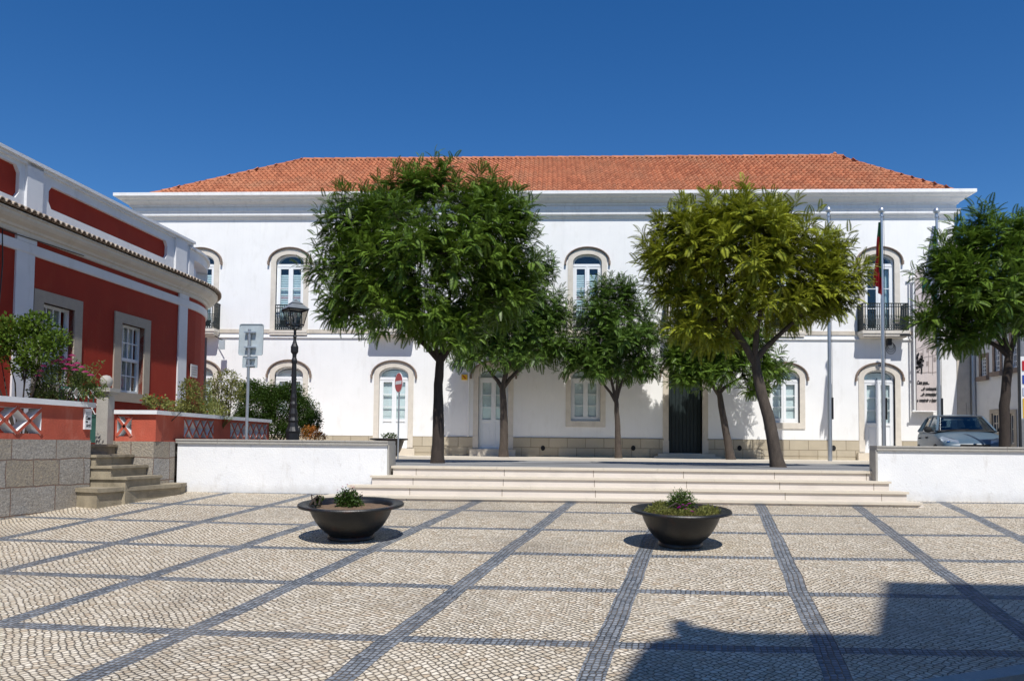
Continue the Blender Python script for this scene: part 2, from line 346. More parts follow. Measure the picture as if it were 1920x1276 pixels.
m_earth = mat('garden_earth', (.16, .11, .07), .95, .3, 8, .8, 40)
# the plaza: a sloping sheet, cut at the near right by a kerb
kd = Vector((.79, .33, 0)).normalized(); ka = Vector((2.23, 4.96, 0))
def kl(t): p = ka + kd*t; return (p.x, p.y)
b = MB(); pl = [kl(-13.2), kl(60), (60, 40), (60, 13.9), (-12, 13.9), (-12, -2.0)]
pts = [kl(-14.5), kl(24), (24.5, 13.9), (-12.5, 13.9)]
b.add([(p[0], p[1], gz(p[1])) for p in pts], [(0, 1, 2, 3)]); tag(b.build('plaza_ground', m_pave), kind='structure')
b = MB(); kn = Vector((kd.y, -kd.x, 0))
for i in range(32):
    t0, t1 = -14.5+1.2*i+.004, -14.5+1.2*(i+1)-.004; q = [ka+kd*t0, ka+kd*t0+kn*.13, ka+kd*t1+kn*.13, ka+kd*t1]
    b.prism([(p.x, p.y) for p in q], [gz(p.y)-.3 for p in q], [gz(p.y)+.008 for p in q])
tag(b.build('kerb', m_cope), kind='structure')
b = MB(); b.add([(x, y, gz(y)-.13) for x, y in ((-60, -60), (60, -60), (60, 13.3), (-60, 13.3))], [(0, 1, 2, 3)]); tag(b.build('road', m_asph), kind='structure')
b = MB(); b.add([(-300, 13.25, .6), (300, 13.25, .6), (900, 900, .6), (-900, 900, .6)], [(0, 1, 2, 3)]); tag(b.build('ground', m_earth), kind='structure')
b = MB(); b.box(-8, 60, 13.78, 18.9, .9, TZ); tag(b.build('terrace', m_sett), kind='structure')
b = MB()
for i in range(45): b.box(-8+1.5*i+.004, -8+1.5*(i+1)-.004, 18.9, 19.06, .9, TZ+.012)
tag(b.build('street_kerb', m_cope), kind='structure')
b = MB(); b.box(-60, 60, 19.06, 24.0, .9, TZ-.07); b.box(-60, -8.0, 13.9, 19.06, .9, TZ-.07); tag(b.build('street', m_cob), kind='structure')
b = MB(); b.box(-60, 60, 24.0, 60, .9, TZ+.0); tag(b.build('pavement', m_nose), kind='structure')
# ------------------------------------------------------------------ broad steps and low white walls
Ls = [(609, 925), (652, 904), (694.6, 887.6), (727.5, 871)]; Rs = [(1736, 932.5), (1704, 913), (1671, 895), (1644, 878)]
st = thing('broad_steps', 'four wide pale stone steps rising from the plaza between the two white walls', 'steps', (1.5, 12.6, .8))
for i in range(4):
    Y0 = 12.6+.30*i; z = .885+.1503*i; xl, xr = X_(Ls[i][0], Y0), X_(Rs[i][0], Y0)
    if i == 3: xl = -2.675
    b = MB(); b.box(xl+.03, xr-.03, Y0+.03, Y0+.36 if i < 3 else 13.78, z-.17 if i else .55, z-.036); b.build('riser', m_step, st)
    b = MB(); n = 9
    for j in range(n):
        a_, c_ = xl+(xr-xl)*j/n+.0015, xl+(xr-xl)*(j+1)/n-.0015
        if i == 0 and j == n-1:
            q = [(a_, Y0)] + [(c_-.15+.15*math.sin(t*math.pi/12), Y0+.15-.15*math.cos(t*math.pi/12)) for t in range(7)] + [(c_, Y0+.34), (a_, Y0+.34)]
            b.prism(q, z-.036, z)
        else: b.box(a_, c_, Y0, Y0+.34 if i < 3 else 13.785, z-.036, z+(.004 if i == 3 else 0))
    b.build('tread', m_nose, st)
def lowwall(label, x0, x1, thick, joints, endleft):
    w = thing('low_wall', label, 'wall', ((x0+x1)/2, WY, .85), group='white walls either side of the steps')
    b = MB(); b.box(x0+.02, x1-.02, WY+.02, WY+thick-.02, .4, 1.69); b.build('plaster_face', m_wallw, w)
    b = MB(); n = joints
    for j in range(n):
        q0, q1 = x0+(x1-x0)*j/n+.002, x0+(x1-x0)*(j+1)/n-.002
        b.box(q0, q1, WY-.02, WY+thick+.02, 1.69, 1.76)
        b.box(q0+.001, q1-.001, WY-.032, WY+thick+.032, 1.735, 1.752)
    b.build('coping', m_cope, w)
    b = MB()
    if endleft: b.box(x0-.012, x0+.02, WY+.0, WY+thick, TZ-.6, 1.69)
    else: b.box(x1-.02, x1+.012, WY+.03, WY+thick, TZ-.6, 1.69)
    b.build('end_stone', m_cope, w)
lowwall('long white wall with grey coping left of the steps, under the lamp and sign', X_(330, WY), -2.70, .62, 5, False)
lowwall('white wall with grey coping right of the steps, in front of the parked car', X_(1643, WY), 24, .26, 9, True)
# ------------------------------------------------------------------ town hall
hx0, hx1, HB = X_(212, 26.8, 360)+.5, X_(1832, 26.8, 355)-.5, 34.3
hall = thing('town_hall', 'long two-storey white building with stone arched openings and red tiled hip roof', 'building', (0, FY, TZ))
cU = [375, 543, 738, 920, 1101, 1285, 1470, 1649]; cL = [372, 541, 738, 925, 1098, 1285, 1471, 1649]
XU = [X_(c, FY, 550) for c in cU]; XL = [X_(c, FY, 750) for c in cL]
Zf = 5.62
wU, wL = .98, 1.02
holes = []
def up_open(x, ex=0.0): return arch(x, wU+2*ex, Zf-(0 if ex == 0 else 0), 8.02, .27+ex)
kinds = ['door', 'window', 'door', 'door', 'window', 'gate', 'window', 'door']
zb = {'door': 1.60, 'window': 2.56, 'gate': 1.50}; zs = {'door': 4.08, 'window': 4.08, 'gate': 4.16}; ww = {'door': 1.02, 'window': 1.0, 'gate': 1.13}
for x in XU: holes.append(arch(x, wU, Zf, 8.02, .27))
for x, kd_ in zip(XL, kinds): holes.append(arch(x, ww[kd_], zb[kd_], zs[kd_], .28))
b = MB(); b.slab(rect(hx0, hx1, TZ-.3, 10.3), holes, FY, FY+.42)
b.box(hx0, hx0+.4, FY+.42, HB, TZ-.3, 10.3); b.box(hx1-.4, hx1, FY+.42, HB, TZ-.3, 10.3); b.box(hx0, hx1, HB, HB+.4, TZ-.3, 10.3)
b.build('wall', m_white, hall)
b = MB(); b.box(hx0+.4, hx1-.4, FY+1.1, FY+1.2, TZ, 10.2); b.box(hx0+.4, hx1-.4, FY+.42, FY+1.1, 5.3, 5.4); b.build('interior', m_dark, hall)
# plinth between the door openings
b = MB(); cuts = sorted((x-ww[k]/2-.17, x+ww[k]/2+.17) for x, k in zip(XL, kinds) if k != 'window'); x = hx0-.03
for c0, c1 in cuts+[(hx1+.03, None)]:
    b.box(x, c0, FY-.045, FY-.001, TZ-.3, 1.99); b.box(x, c0, FY-.060, FY-.045, 1.45, 1.48); x = c1
b.build('plinth', m_plinth, hall)
b = MB(); x = hx0
for c in XU[0::2][:0]: pass
b.box(hx0-.02, hx1+.02, FY-.03, FY-.001, 5.53, 5.66); b.build('string_course', m_beige, hall)
b = MB(); b.box(hx0-.02, hx1+.02, FY-.05, FY-.001, 5.36, 5.40); b.build('lower_moulding', m_corn, hall)
# cornice swept round the four sides with mitred corners
prof = [(-.01, 9.50), (.03, 9.53), (.06, 9.56), (.065, 9.60), (.13, 9.62), (.14, 9.64), (.14, 9.76), (.16, 9.775), (.16, 9.79), (.05, 9.82), (.05, 9.93), (.11, 9.97), (.12, 10.01), (.19, 10.05), (.28, 10.10), (.30, 10.16), (.42, 10.19), (.44, 10.23), (.50, 10.24), (.50, 10.345), (.46, 10.36), (-.2, 10.37)]
vs = []; fs = []; n = len(prof)
for o_, z in prof: vs += [(hx0-o_, FY-o_, z), (hx1+o_, FY-o_, z), (hx1+o_, HB+.4+o_, z), (hx0-o_, HB+.4+o_, z)]
for i in range(n-1):
    for j in range(4): k2 = (j+1) % 4; fs.append((4*i+j, 4*i+k2, 4*i+4+k2, 4*i+4+j))
fs.append((4*n-4, 4*n-3, 4*n-2, 4*n-1))
b = MB(); b.add(vs, fs); b.build('cornice', m_corn, hall)
# roof
RYr = 30.9; eL, eR = X_(285, 27.1, 355), X_(1784, 27.1, 352); rL, rR = at(570, 300, RYr), at(1565, 294, RYr); zr = (rL.z+rR.z)/2
ze = 10.33; yE = 27.02
roof = None
def tile_plane(A, B_, C, D, name, tw=.175, cl=.31, n=6):
    """rows of barrel tiles on a trapezoid: A-B eave, D-C ridge"""
    A, B_, C, D = map(Vector, (A, B_, C, D)); ex = (B_-A).normalized(); L = (B_-A).length
    up = (D-A) - ex*((D-A).dot(ex)); Hh = up.length; up.normalize(); nrm = ex.cross(up).normalized()
    if nrm.z < 0: nrm = -nrm
    dl = (D-A).dot(ex); dr = (B_-C).dot(ex); bb = MB(); rows = int(Hh/cl)+1
    for r in range(rows):
        h0, h1 = r*cl, min((r+1)*cl, Hh); t0 = h0/Hh; xl, xr = dl*t0, L-dr*t0; xl1, xr1 = dl*h1/Hh, L-dr*h1/Hh
        for c in range(int(xl/tw)-1, int(xr/tw)+2):
            x0 = c*tw; x1 = x0+tw
            if x0 < min(xl, xl1)-.04 or x1 > max(xr, xr1)+.04: continue
            j1 = random.uniform(-.006, .006); j2 = random.uniform(-.010, .010)
            prs = [(0, 0), (.16, -.004), (.30, .03), (.5, .052), (.70, .048), (.88, .018), (1, .0)]
            vs = []
            for (u, hh) in prs:
                for (h, e) in ((h0-.035+j2, .028), (h1, .0)):
                    vs.append(A + ex*(x0+u*tw+j1) + up*h + nrm*(hh+e))
            for (u, hh) in prs: vs.append(A + ex*(x0+u*tw+j1) + up*(h0-.035+j2) + nrm*(hh+.008))
            m_ = len(prs)
            bb.add(vs, [(2*i, 2*i+2, 2*i+3, 2*i+1) for i in range(m_-1)] + [(2*i, 2*m_+i, 2*m_+i+1, 2*i+2) for i in range(m_-1)])
    return bb
A_, B2 = (eL, yE, ze), (eR, yE, ze); C_, D_ = (rR.x, RYr, zr), (rL.x, RYr, zr); bk = HB+.2
b = tile_plane(A_, B2, C_, D_, 'roof')
b2 = tile_plane((eR, yE, ze), (eR, bk, ze), (rR.x, RYr, zr), (rR.x, RYr, zr), 'x', cl=.31)
b.v, b.f, b.m = b.v, b.f, b.m; nb = len(b.v); b.v += b2.v; b.f += [tuple(nb+i for i in f) for f in b2.f]; b.m += b2.m
b2 = tile_plane((eL, bk, ze), (eL, yE, ze), (rL.x, RYr, zr), (rL.x, RYr, zr), 'x', cl=.31)
nb = len(b.v); b.v += b2.v; b.f += [tuple(nb+i for i in f) for f in b2.f]; b.m += b2.m
z_ = -.02
b.add([(eL, yE, ze+z_), (eR, yE, ze+z_), (rR.x, RYr, zr+z_), (rL.x, RYr, zr+z_), (eR, bk, ze+z_), (eL, bk, ze+z_)], [(0, 1, 2, 3), (1, 4, 2), (4, 5, 3, 2), (5, 0, 3)])
roof = b.build('roof', m_tile, hall)
def caps(a, c, r=.11, L=.42):
    a, c = Vector(a), Vector(c); d = (c-a); nn = int(d.length/L); d.normalize(); bb = MB()
    side = d.cross(Vector((0, 0, 1))).normalized(); up = side.cross(d)
    for i in range(nn+1):
        p0 = a+d*(i*L); p1 = p0+d*(L+.04); vs = []
        for p, rr in ((p0, r*1.12), (p1, r*.9)):
            for j in range(9): an = math.pi*j/8; vs.append(p + side*(math.cos(an)*rr) + up*(math.sin(an)*rr*.9-.01))
        for j in range(9): an = math.pi*j/8; vs.append(p0 + side*(math.cos(an)*r*.8) + up*(math.sin(an)*r*.7-.01))
        bb.add(vs, [(j, j+1, 10+j, 9+j) for j in range(8)] + [(18+j, 19+j, j+1, j) for j in range(8)])
    return bb
bb = MB()
for a, c in ((A_, D_), (B2, C_), (D_, C_)):
    q = caps(a, c); nb = len(bb.v); bb.v += q.v; bb.f += [tuple(nb+i for i in f) for f in q.f]; bb.m += q.m
q = MB(); bb.lathe([(0, .10), (.05, .09), (.07, .05), (.1, .0)], (C_[0], C_[1], C_[2]+.08), 10)
bb.build('ridge_tiles', m_tile, roof)
# opening kit, local frame: x=0 centre, y=0 wall face, z absolute minus zref
def surround(w, z0, zsp, rise, sw=.175, proud=.035, z00=None, sill=False, foot=True):
    b = LMB(); bot = z0 if not sill else z0-.20
    outer = arch(0, w+2*sw, bot, zsp+.02, rise+sw*1.05); inner = arch(0, w, z0+.0001, zsp, rise)
    if sill: b.slab(outer, [inner], -proud, .20)
    else:
        oi = outer[2:]; ii = inner[2:]
        b.slab([(w/2, bot)] + [(w/2+sw, bot)] + oi + [(-w/2-sw, bot), (-w/2, bot)] + ii[::-1], [], -proud, .20)
    if foot: 
        for s in (-1, 1): b.box(s*(w/2+sw/2)-sw/2-.008, s*(w/2+sw/2)+sw/2+.008, -proud-.022, -.001, bot, bot+.42)
    return b
def hood(w, zsp, rise, sw=.175, name='hood_mould'):
    b = LMB(); n = 16; W2 = w/2+sw+.06; zc = zsp; r0 = rise+sw*1.15; vs = []
    a0 = 0.0
    for i in range(n+1):
        t = math.pi*i/n; cx, cz = math.cos(t), math.sin(t)
        for (e, y) in ((.0, -.03), (.0, -.085), (.02, -.10), (.045, -.10), (.055, -.0)):
            vs.append((cx*(W2+e), y, zc+cz*(r0+e)))
    fs = []
    for i in range(n):
        for j in range(4): fs.append((5*i+j, 5*i+5+j, 5*i+6+j, 5*i+1+j))
    fs += [(0, 1, 2, 3, 4), tuple(5*n+j for j in (4, 3, 2, 1, 0))]
    b.add(vs, fs)
    for s in (-1, 1): b.box(s*(W2+.03)-.03, s*(W2+.03)+.03, -.105, .0, zc-.10, zc+.02)
    return b
def joinery(w, z0, zsp, rise, panel, rows, glass_top=True, style='door'):
    """white frame with fanlight and two leaves; returns frame MB, panes MB, lists for the leaves"""
    f = LMB(); fw = .055; zt = zsp-.10
    f.slab(arch(0, w, z0, zsp, rise), [arch(0, w-2*fw, z0+(.02 if style == 'door' else .06), zsp, rise-fw)], .10, .17)
    f.box(-w/2+.01, w/2-.01, .085, .175, zt-.05, zt+.045)
    leaf = []
    hw = (w-2*fw)/2
    for s in (-1, 1):
        q = LMB(); x0, x1 = (-hw, -.003) if s < 0 else (.003, hw); zp = z0+panel; st_ = .075
        zl = z0+.02 if style == 'door' else z0+.06; zu = zt-.05
        q.box(x0, x0+st_, .095, .155, zl, zu); q.box(x1-st_, x1, .095, .155, zl, zu); q.box(x0+st_, x1-st_, .097, .153, zu-st_, zu)
        q.box(x0+st_, x1-st_, .097, .153, zl, zl+.09)
        if panel > .2:
            q.box(x0+st_, x1-st_, .12, .14, zl+.09, zp-.06); q.box(x0+st_, x1-st_, .09, .155, zp-.06, zp+.03)
            q.box(x0+st_+.05, x1-st_-.05, .105, .12, zl+.15, zp-.13)
            q.box(x0+st_+.07, x1-st_-.07, .098, .105, zl+.19, zp-.17)
            g0 = zp+.03
        else: g0 = zl+.09
        for r in range(1, rows): zz = g0+(zu-st_-g0)*r/rows; q.box(x0+st_, x1-st_, .108, .142, zz-.013, zz+.013)
        if s > 0: q.box(-.022, .022, .08, .16, zl, zu)
        leaf.append(q)
    g = LMB(); g.slab(arch(0, w-2*fw, z0+.06+(panel if panel > .2 else 0), zsp, rise-fw), [], .122, .128)
    return f, leaf, g
def curtain(w, z0, z1, zsp, rise, kind, top=0.0):
    b = LMB()
    if kind == 'shutter':      # pale inner shutters, set back, with raised panels; a dark slit above in the arch
        for s in (-1, 1):
            x0, x1 = (-w/2+.03, -.015) if s < 0 else (.015, w/2-.07)
            b.box(x0, x1, .20, .225, z0, zsp+.02); 
            nn = 4; 
            for i in range(nn):
                a = z0+.08+(zsp-z0-.1)*i/nn; c = z0+(zsp-z0-.1)*(i+1)/nn; b.box(x0+.09, x1-.09, .188, .20, a+.02, c-.03)
        b.slab([(-w/2+.04, zsp+.02)] + [(w/2-.04, zsp+.02)] + [((w/2-.04)*math.cos(math.pi*i/10), zsp+.02+rise*.62*math.sin(math.pi*i/10)) for i in range(1, 10)], [], .20, .22)
    elif kind == 'pleat':
        n = 26; zt = z1
        for i in range(n):
            za = z0+(zt-z0)*i/n; zc = z0+(zt-z0)*(i+1)/n
            b.add([(-w/2+.05, .20, za), (w/2-.05, .20, za), (w/2-.05, .23, zc), (-w/2+.05, .23, zc)], [(0, 1, 2, 3)])
    elif kind == 'drape':
        for s in (1,):
            n = 18; xs = [w/2-.04-.22*i/n for i in range(n+1)]
            vs = [(x, .25+.025*math.sin(i*1.9), z) for i, x in enumerate(xs) for z in (z0, z1)]
            b.add(vs, [(2*i, 2*i+1, 2*i+3, 2*i+2) for i in range(n)])
    return b
protos = {}
def opening(key, x, name, w, z0, zsp, rise, panel, rows, cur, sill=False, style='door', label=None):
    if key in protos: return copy_tree(protos[key], hall, (x, 0, 0))
    f, lv, g = joinery(w, z0, zsp, rise, panel, rows, style=style)
    o = bpy.data.objects.new(name, None)
    o = f.build(name, m_paint, hall, loc=(x, 0, 0))
    for q in lv: q.build('leaf', m_paint, o)
    g.build('pane', m_glass, o)
    surround(w, z0, zsp, rise, sill=sill, foot=(style == 'door')).build('stone_surround', m_surr, o)
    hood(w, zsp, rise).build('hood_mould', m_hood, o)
    for kk, mt, z1 in cur:
        curtain(w, z0+(.4 if kk == 'pleat' else (panel+.03 if panel > .2 else .05)), z1, zsp, rise, kk).build('curtain' if kk != 'shutter' else 'inner_shutter', mt, o)
    if any(c[0] == 'pleat' for c in cur):
        q = LMB(); q.box(-w/2+.06, w/2-.06, .21, .3, z0+1.12, z0+1.24); q.build('curtain_band', m_pink, o)
    if style == 'window_sill':
        pass
    protos[key] = o; return o
T = TZ   # local z of the kit is measured from the terrace
def L(z): return z-T
sets = {0: 'p', 1: 'p', 2: 'p', 3: 'd', 4: 'p', 5: 'd', 6: 'p', 7: 'd'}
for i, x in enumerate(XU):
    k_ = sets[i]
    cur = [('pleat', m_curt, L(7.85))] if k_ == 'p' else [('drape', m_curt, L(7.9))]
    if k_ == 'p': cur = [('pleat', m_curt, L(7.62))]
    opening('U'+k_, x, 'balcony_window', wU, L(Zf), L(8.02), .27, 0, 3, cur, style='window')
for x, k_ in zip(XL, kinds):
    if k_ == 'door': opening('D', x, 'door', 1.02, L(1.60), L(4.08), .28, .95, 3, [('shutter', m_shut, L(4))])
    elif k_ == 'window': opening('W', x, 'window', 1.0, L(2.56), L(4.08), .28, 0, 3, [('shutter', m_shut, L(4))], sill=True, style='window')
# the dark green carriage door
xg = XL[5]; q = LMB(); q.slab(arch(0, 1.13, L(1.5), L(4.16), .28), [], .20, .26)
for i in range(9): q.box(-.55+i*.124, -.55+i*.124+.105, .17, .20, L(1.52), L(4.12))
gdoor = q.build('door', m_greend, hall, loc=(xg, 0, 0)); gdoor['label'] = 'dark green plank door, the tallest opening'
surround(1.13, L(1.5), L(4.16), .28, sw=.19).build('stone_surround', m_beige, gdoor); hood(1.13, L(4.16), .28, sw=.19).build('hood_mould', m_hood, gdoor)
# door thresholds
for x, k_ in zip(XL, kinds):
    b = MB()
    if k_ == 'door': b.box(x-.78, x+.78, FY-.20, FY-.062, TZ, 1.575); 
    if k_ == 'gate': b.box(x-.95, x+.95, FY-.26, FY-.062, TZ, 1.49); b.box(x-1.1, x+1.1, FY-.5, FY-.26, TZ, 1.40)
    if k_ != 'window': b.build('threshold', m_nose, hall)
# balconies
def railing(w, proj, z0, h, dx=.078):
    b = LMB(); z1 = z0+h; r = .021
    def run(a, c):
        a, c = Vector(a), Vector(c); n = max(2, round((c-a).length/dx)); d = (c-a).normalized()
        b.bar(a+Vector((0, 0, z1)), c+Vector((0, 0, z1)), .045, .03); b.bar(a+Vector((0, 0, z0+.05)), c+Vector((0, 0, z0+.05)), .03, .02)
        b.bar(a+Vector((0, 0, z0+.20)), c+Vector((0, 0, z0+.20)), .018, .014); b.bar(a+Vector((0, 0, z1-.11)), c+Vector((0, 0, z1-.11)), .016, .012)
        for i in range(n+1):
            p = a+(c-a)*i/n; b.bar(p+Vector((0, 0, z0+.03)), p+Vector((0, 0, z1)), r, r)
        for i in range(n):
            p = a+(c-a)*(i+.5)/n
            for k_ in range(8):       # ring between the bars
                t0, t1 = 2*math.pi*k_/8, 2*math.pi*(k_+1)/8; rr = .036; zc = z0+h*.53
                b.bar(p+d*(math.cos(t0)*rr)+Vector((0, 0, zc+math.sin(t0)*rr)), p+d*(math.cos(t1)*rr)+Vector((0, 0, zc+math.sin(t1)*rr)), .016)
            for k_ in range(4):
                t0, t1 = math.pi*k_/4, math.pi*(k_+1)/4; rr = .039; zc = z1-.13
                b.bar(p+d*(math.cos(t0)*rr)+Vector((0, 0, zc+math.sin(t0)*rr)), p+d*(math.cos(t1)*rr)+Vector((0, 0, zc+math.sin(t1)*rr)), .016)
            b.bar(p-d*.036+Vector((0, 0, z0+.06)), p+d*.036+Vector((0, 0, z0+.20)), .012); b.bar(p+d*.036+Vector((0, 0, z0+.06)), p-d*.036+Vector((0, 0, z0+.20)), .012)
            b.bar(p+Vector((0, 0, z0+.2)), p+Vector((0, 0, z0+.42)), .02, .012)
    run((-w/2, -proj, 0), (w/2, -proj, 0))
    if proj > .2: run((-w/2, -proj, 0), (-w/2, 0, 0)); run((w/2, -proj, 0), (w/2, 0, 0))
    return b
bigp = None
for i, x in enumerate(XU):
    big = i in (0, 2, 5, 7)
    if big:
        if bigp: copy_tree(bigp, hall, (x, 0, 0)); continue
        q = LMB(); q.box(-.76, .76, -.50, -.04, L(5.52), L(5.62)); q.box(-.73, .73, -.47, -.04, L(5.44), L(5.52)); q.box(-.70, .70, -.42, -.04, L(5.40), L(5.44))
        bigp = q.build('balcony', m_surr, hall, loc=(x, 0, 0)); railing(1.46, .46, L(5.60), .92).build('railing', m_iron, bigp)
    else:
        if 'sb' in protos: copy_tree(protos['sb'], hall, (x, 0, 0)); continue
        q = LMB(); q.box(-.66, .66, -.10, -.032, L(5.54), L(5.62)); q.box(-.66, .66, -.085, -.036, L(5.46), L(5.54))
        protos['sb'] = q.build('balcony', m_surr, hall, loc=(x, 0, 0)); railing(.92, .075, L(5.60), .90).build('railing', m_iron, protos['sb'])
# number plate above the rightmost door, alarm box, pipe, vents
b = MB(); p = at(1648.5, 685, FY); b.box(p.x-.07, p.x+.07, FY-.055, FY-.037, p.z-.05, p.z+.05); npl = b.build('number_plate', m_signwhite, hall)
text('number', '24', .105, m_ink, npl, (p.x-.062, FY-.058, p.z-.036), (1, 0, 0), (0, 0, 1), bold=.004)
b = MB(); p = at(871, 707, FY); b.box(p.x-.10, p.x+.10, FY-.06, FY, p.z-.09, p.z+.09); ab = b.build('alarm_box', m_yellow, hall)
b = MB(); b.add([(p.x-.07, FY-.063, p.z+.05), (p.x-.02, FY-.063, p.z+.05), (p.x+.07, FY-.063, p.z-.05), (p.x+.02, FY-.063, p.z-.05)], [(0, 3, 2, 1)]); b.build('stripe', m_signred, ab)
b = MB(); x = X_(878, FY); b.tube([(x, FY-.05, 2.0), (x, FY-.05, 5.36)], .028); b.build('downpipe', m_white, hall)
for px in (1018, 1187, 1386, 1562):
    b = MB(); p = at(px, 845, FY); b.slab([(p.x+.075*math.cos(t*math.pi/6), p.z+.10+.09*math.sin(t*math.pi/6)) for t in range(12)], [], FY-.062, FY-.046); b.build('vent', m_dark, hall)
def walllamp(px, py, hx, hy, label):
    a = at(px, py, FY); h = at(hx, hy, FY-.45)
    t = thing('wall_floodlight', label, 'lamp', (a.x, FY, a.z), group='floodlights under the balconies')
    b = MB(); b.bar(a, (a.x, FY-.06, a.z), .12, .12); b.tube([(a.x, FY-.05, a.z), (h.x, h.y+.05, h.z+.16)], .018); b.build('arm', m_black, t)
    b = MB(); b.box(h.x-.10, h.x+.10, h.y-.03, h.y+.03, h.z-.16, h.z+.16); b.build('lamp_head', m_signb, t)
walllamp(398, 626, 416, 646, 'grey floodlight on a thin arm below the leftmost upper balcony')
a = at(1664, 632, FY); t = thing('wall_floodlight', 'flat dark floodlight and hanging cable below the rightmost upper balcony', 'lamp', tuple(a), group='floodlights under the balconies')
b = MB(); b.box(a.x-.06, a.x+.08, FY-.16, FY-.01, a.z-.28, a.z-.03); b.build('junction_box', m_black, t)
b = MB(); h = at(1696, 629, FY-.4); b.bar((a.x+.05, FY-.1, a.z-.02), (h.x-.1, h.y, h.z), .02); b.build('arm', m_black, t)
b = MB(); b.box(h.x-.18, h.x+.16, h.y-.12, h.y+.12, h.z-.01, h.z+.03); b.build('lamp_head', m_black, t)
b = MB()
for rr, dz in ((.10, -.30), (.16, -.38), (.13, -.34)): b.tube([(a.x+.08+rr*math.sin(u*.5236), FY-.06, a.z+dz+rr*1.2*math.cos(u*.5236)) for u in range(13)], .008, 5)
b.build('cable', m_black, t)
# banner on the facade
BYf = FY-.28; p0 = at(1716, 504, BYf); p1 = at(1761, 771, BYf); bx0, bx1, bz0, bz1 = p0.x, p1.x, p1.z, p0.z
ban = thing('banner', 'tall pale banner with a town drawing and black italic lettering, hung on the white facade', 'banner', ((bx0+bx1)/2, FY, bz0))
b = MB(); n = 12
vs = [(bx0+(bx1-bx0)*i/n, BYf-.008*math.sin(i*1.3), z) for i in range(n+1) for z in (bz0, bz1)]
b.add(vs, [(2*i, 2*i+2, 2*i+3, 2*i+1) for i in range(n)]); b.build('cloth', m_banner, ban)
b = MB()
for z in (bz0, bz1): b.tube([(bx0-.12, BYf, z), (bx1+.05, BYf, z)], .018, 6); b.tube([(bx0-.03, BYf, z), (bx0-.03, FY, z)], .02, 6); b.lathe([(0, -.04), (.035, -.02), (.035, .02), (0, .04)], (bx0-.12, BYf, z), 8)
b.tube([(bx0-.06, BYf+.02, bz0), (bx0-.06, BYf+.02, bz1)], .03, 6); b.build('bracket', m_white, ban)
wv = bx1-bx0; yt = BYf-.014
def fit(body, px, py, w, h, bold=.006, shear=0.0):
    q = at(px, py, yt); tx = text('lettering', body, h, m_ink, ban, (q.x, yt, q.z), (1, 0, 0), (0, 0, 1), shear=shear, bold=bold)
    xs = [v.co.x for v in tx.data.vertices]; x0 = min(xs); f_ = w/(max(xs)-x0)
    for v in tx.data.vertices: v.co.x = (v.co.x-x0)*f_+(q.x-WM[ban.name].translation.x)
fit('Cem anos...', 1719.5, 720, .40, .17, .009, .35); fit('...de autonomia!', 1727, 731, .56, .16, .008, .35)
fit('...de comunidade!', 1726, 741.5, .58, .16, .008, .35); fit('a construir o futuro', 1719.5, 752.5, .68, .15, .007, .35)
fit('100', 1723, 604, .26, .36, .002); fit('ANOS', 1740, 604, .30, .12, .002); fit('CENTENARIO DO MUNICIPIO', 1720, 609.5, .68, .055, .001)
b = MB()
def dl(x0, y0, x1, y1, w=.012):
    b.bar(at(x0, y0, yt), at(x1, y1, yt), w, .003, up=Vector((0, 1, 0)))
for s_ in ((1718, 617, 1761, 617), (1724, 622, 1738, 636), (1738, 636, 1752, 620), (1718, 655, 1761, 632), (1718, 659, 1761, 638), (1718, 672, 1760, 664), (1718, 698, 1760, 697), (1741, 650, 1741, 699), (1749, 660, 1749, 701), (1731, 655, 1731, 668), (1757, 645, 1757, 699), (1730, 617, 1730, 626), (1736, 617, 1736, 626), (1720, 530, 1738, 548), (1738, 548, 1760, 524), (1718, 575, 1760, 574)): dl(*s_)
for i in range(5):
    for wx, wy in ((1728, 664), (1739, 655), (1739, 680), (1753, 672)): dl(wx-1.5+i*.8, wy-3, wx-1.5+i*.8, wy+5, .014)
b.build('drawing', m_draw, ban)
b = MB(); rr = random.Random(4)
for i in range(60):
    cx, cy = rr.gauss(1723, 3.2), rr.gauss(679, 7); q = at(max(1718.5, cx), cy, yt-.002); s_ = rr.uniform(.015, .045)
    b.add([(q.x-s_, q.y, q.z-s_*.7), (q.x+s_, q.y, q.z-s_), (q.x+s_*.8, q.y, q.z+s_), (q.x-s_*.6, q.y, q.z+s_*.8)], [(0, 1, 2, 3)])
b.bar(at(1728, 682, yt-.002), at(1728, 700, yt-.002), .05, .003, up=Vector((0, 1, 0))); b.build('tree_drawing', m_ink, ban)
# ------------------------------------------------------------------ neighbour building at the right
nb_ = thing('side_building', 'shaded white building with small-paned windows at the right edge, beside the town hall', 'building', (14.5, 26, TZ))
NX = X_(1828, FY); nz = 6.9
def nb_open(px0, px1, py0, py1):
    # opening in the plane x = NX, returned as (y, z)
    out = []
    for px, py in ((px0, py1), (px1, py0)):
        r = Fw + Rt*((px-PX)/FL) - Up*((py-PY)/FL); t_ = NX/r.x; out.append((r.y*t_, EYE+r.z*t_))
    return out
ops = [nb_open(1840.5, 1850.5, 669, 705), nb_open(1866, 1875.5, 645, 696), nb_open(1898, 1908, 625, 690), nb_open(1861, 1873, 774, 812), nb_open(1895, 1903, 775, 832)]
def hole(o_): (ya, za), (yb, zc) = o_; return rect(yb, ya, za, zc)
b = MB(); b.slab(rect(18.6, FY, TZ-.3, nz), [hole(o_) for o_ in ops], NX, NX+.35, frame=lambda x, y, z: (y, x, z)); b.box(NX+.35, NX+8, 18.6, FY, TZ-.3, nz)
b.build('wall', mat('side_plaster', (.66, .66, .65), .85, .06, 2, .4, 25, stain=(.4, .38, .34, .5)), nb_)
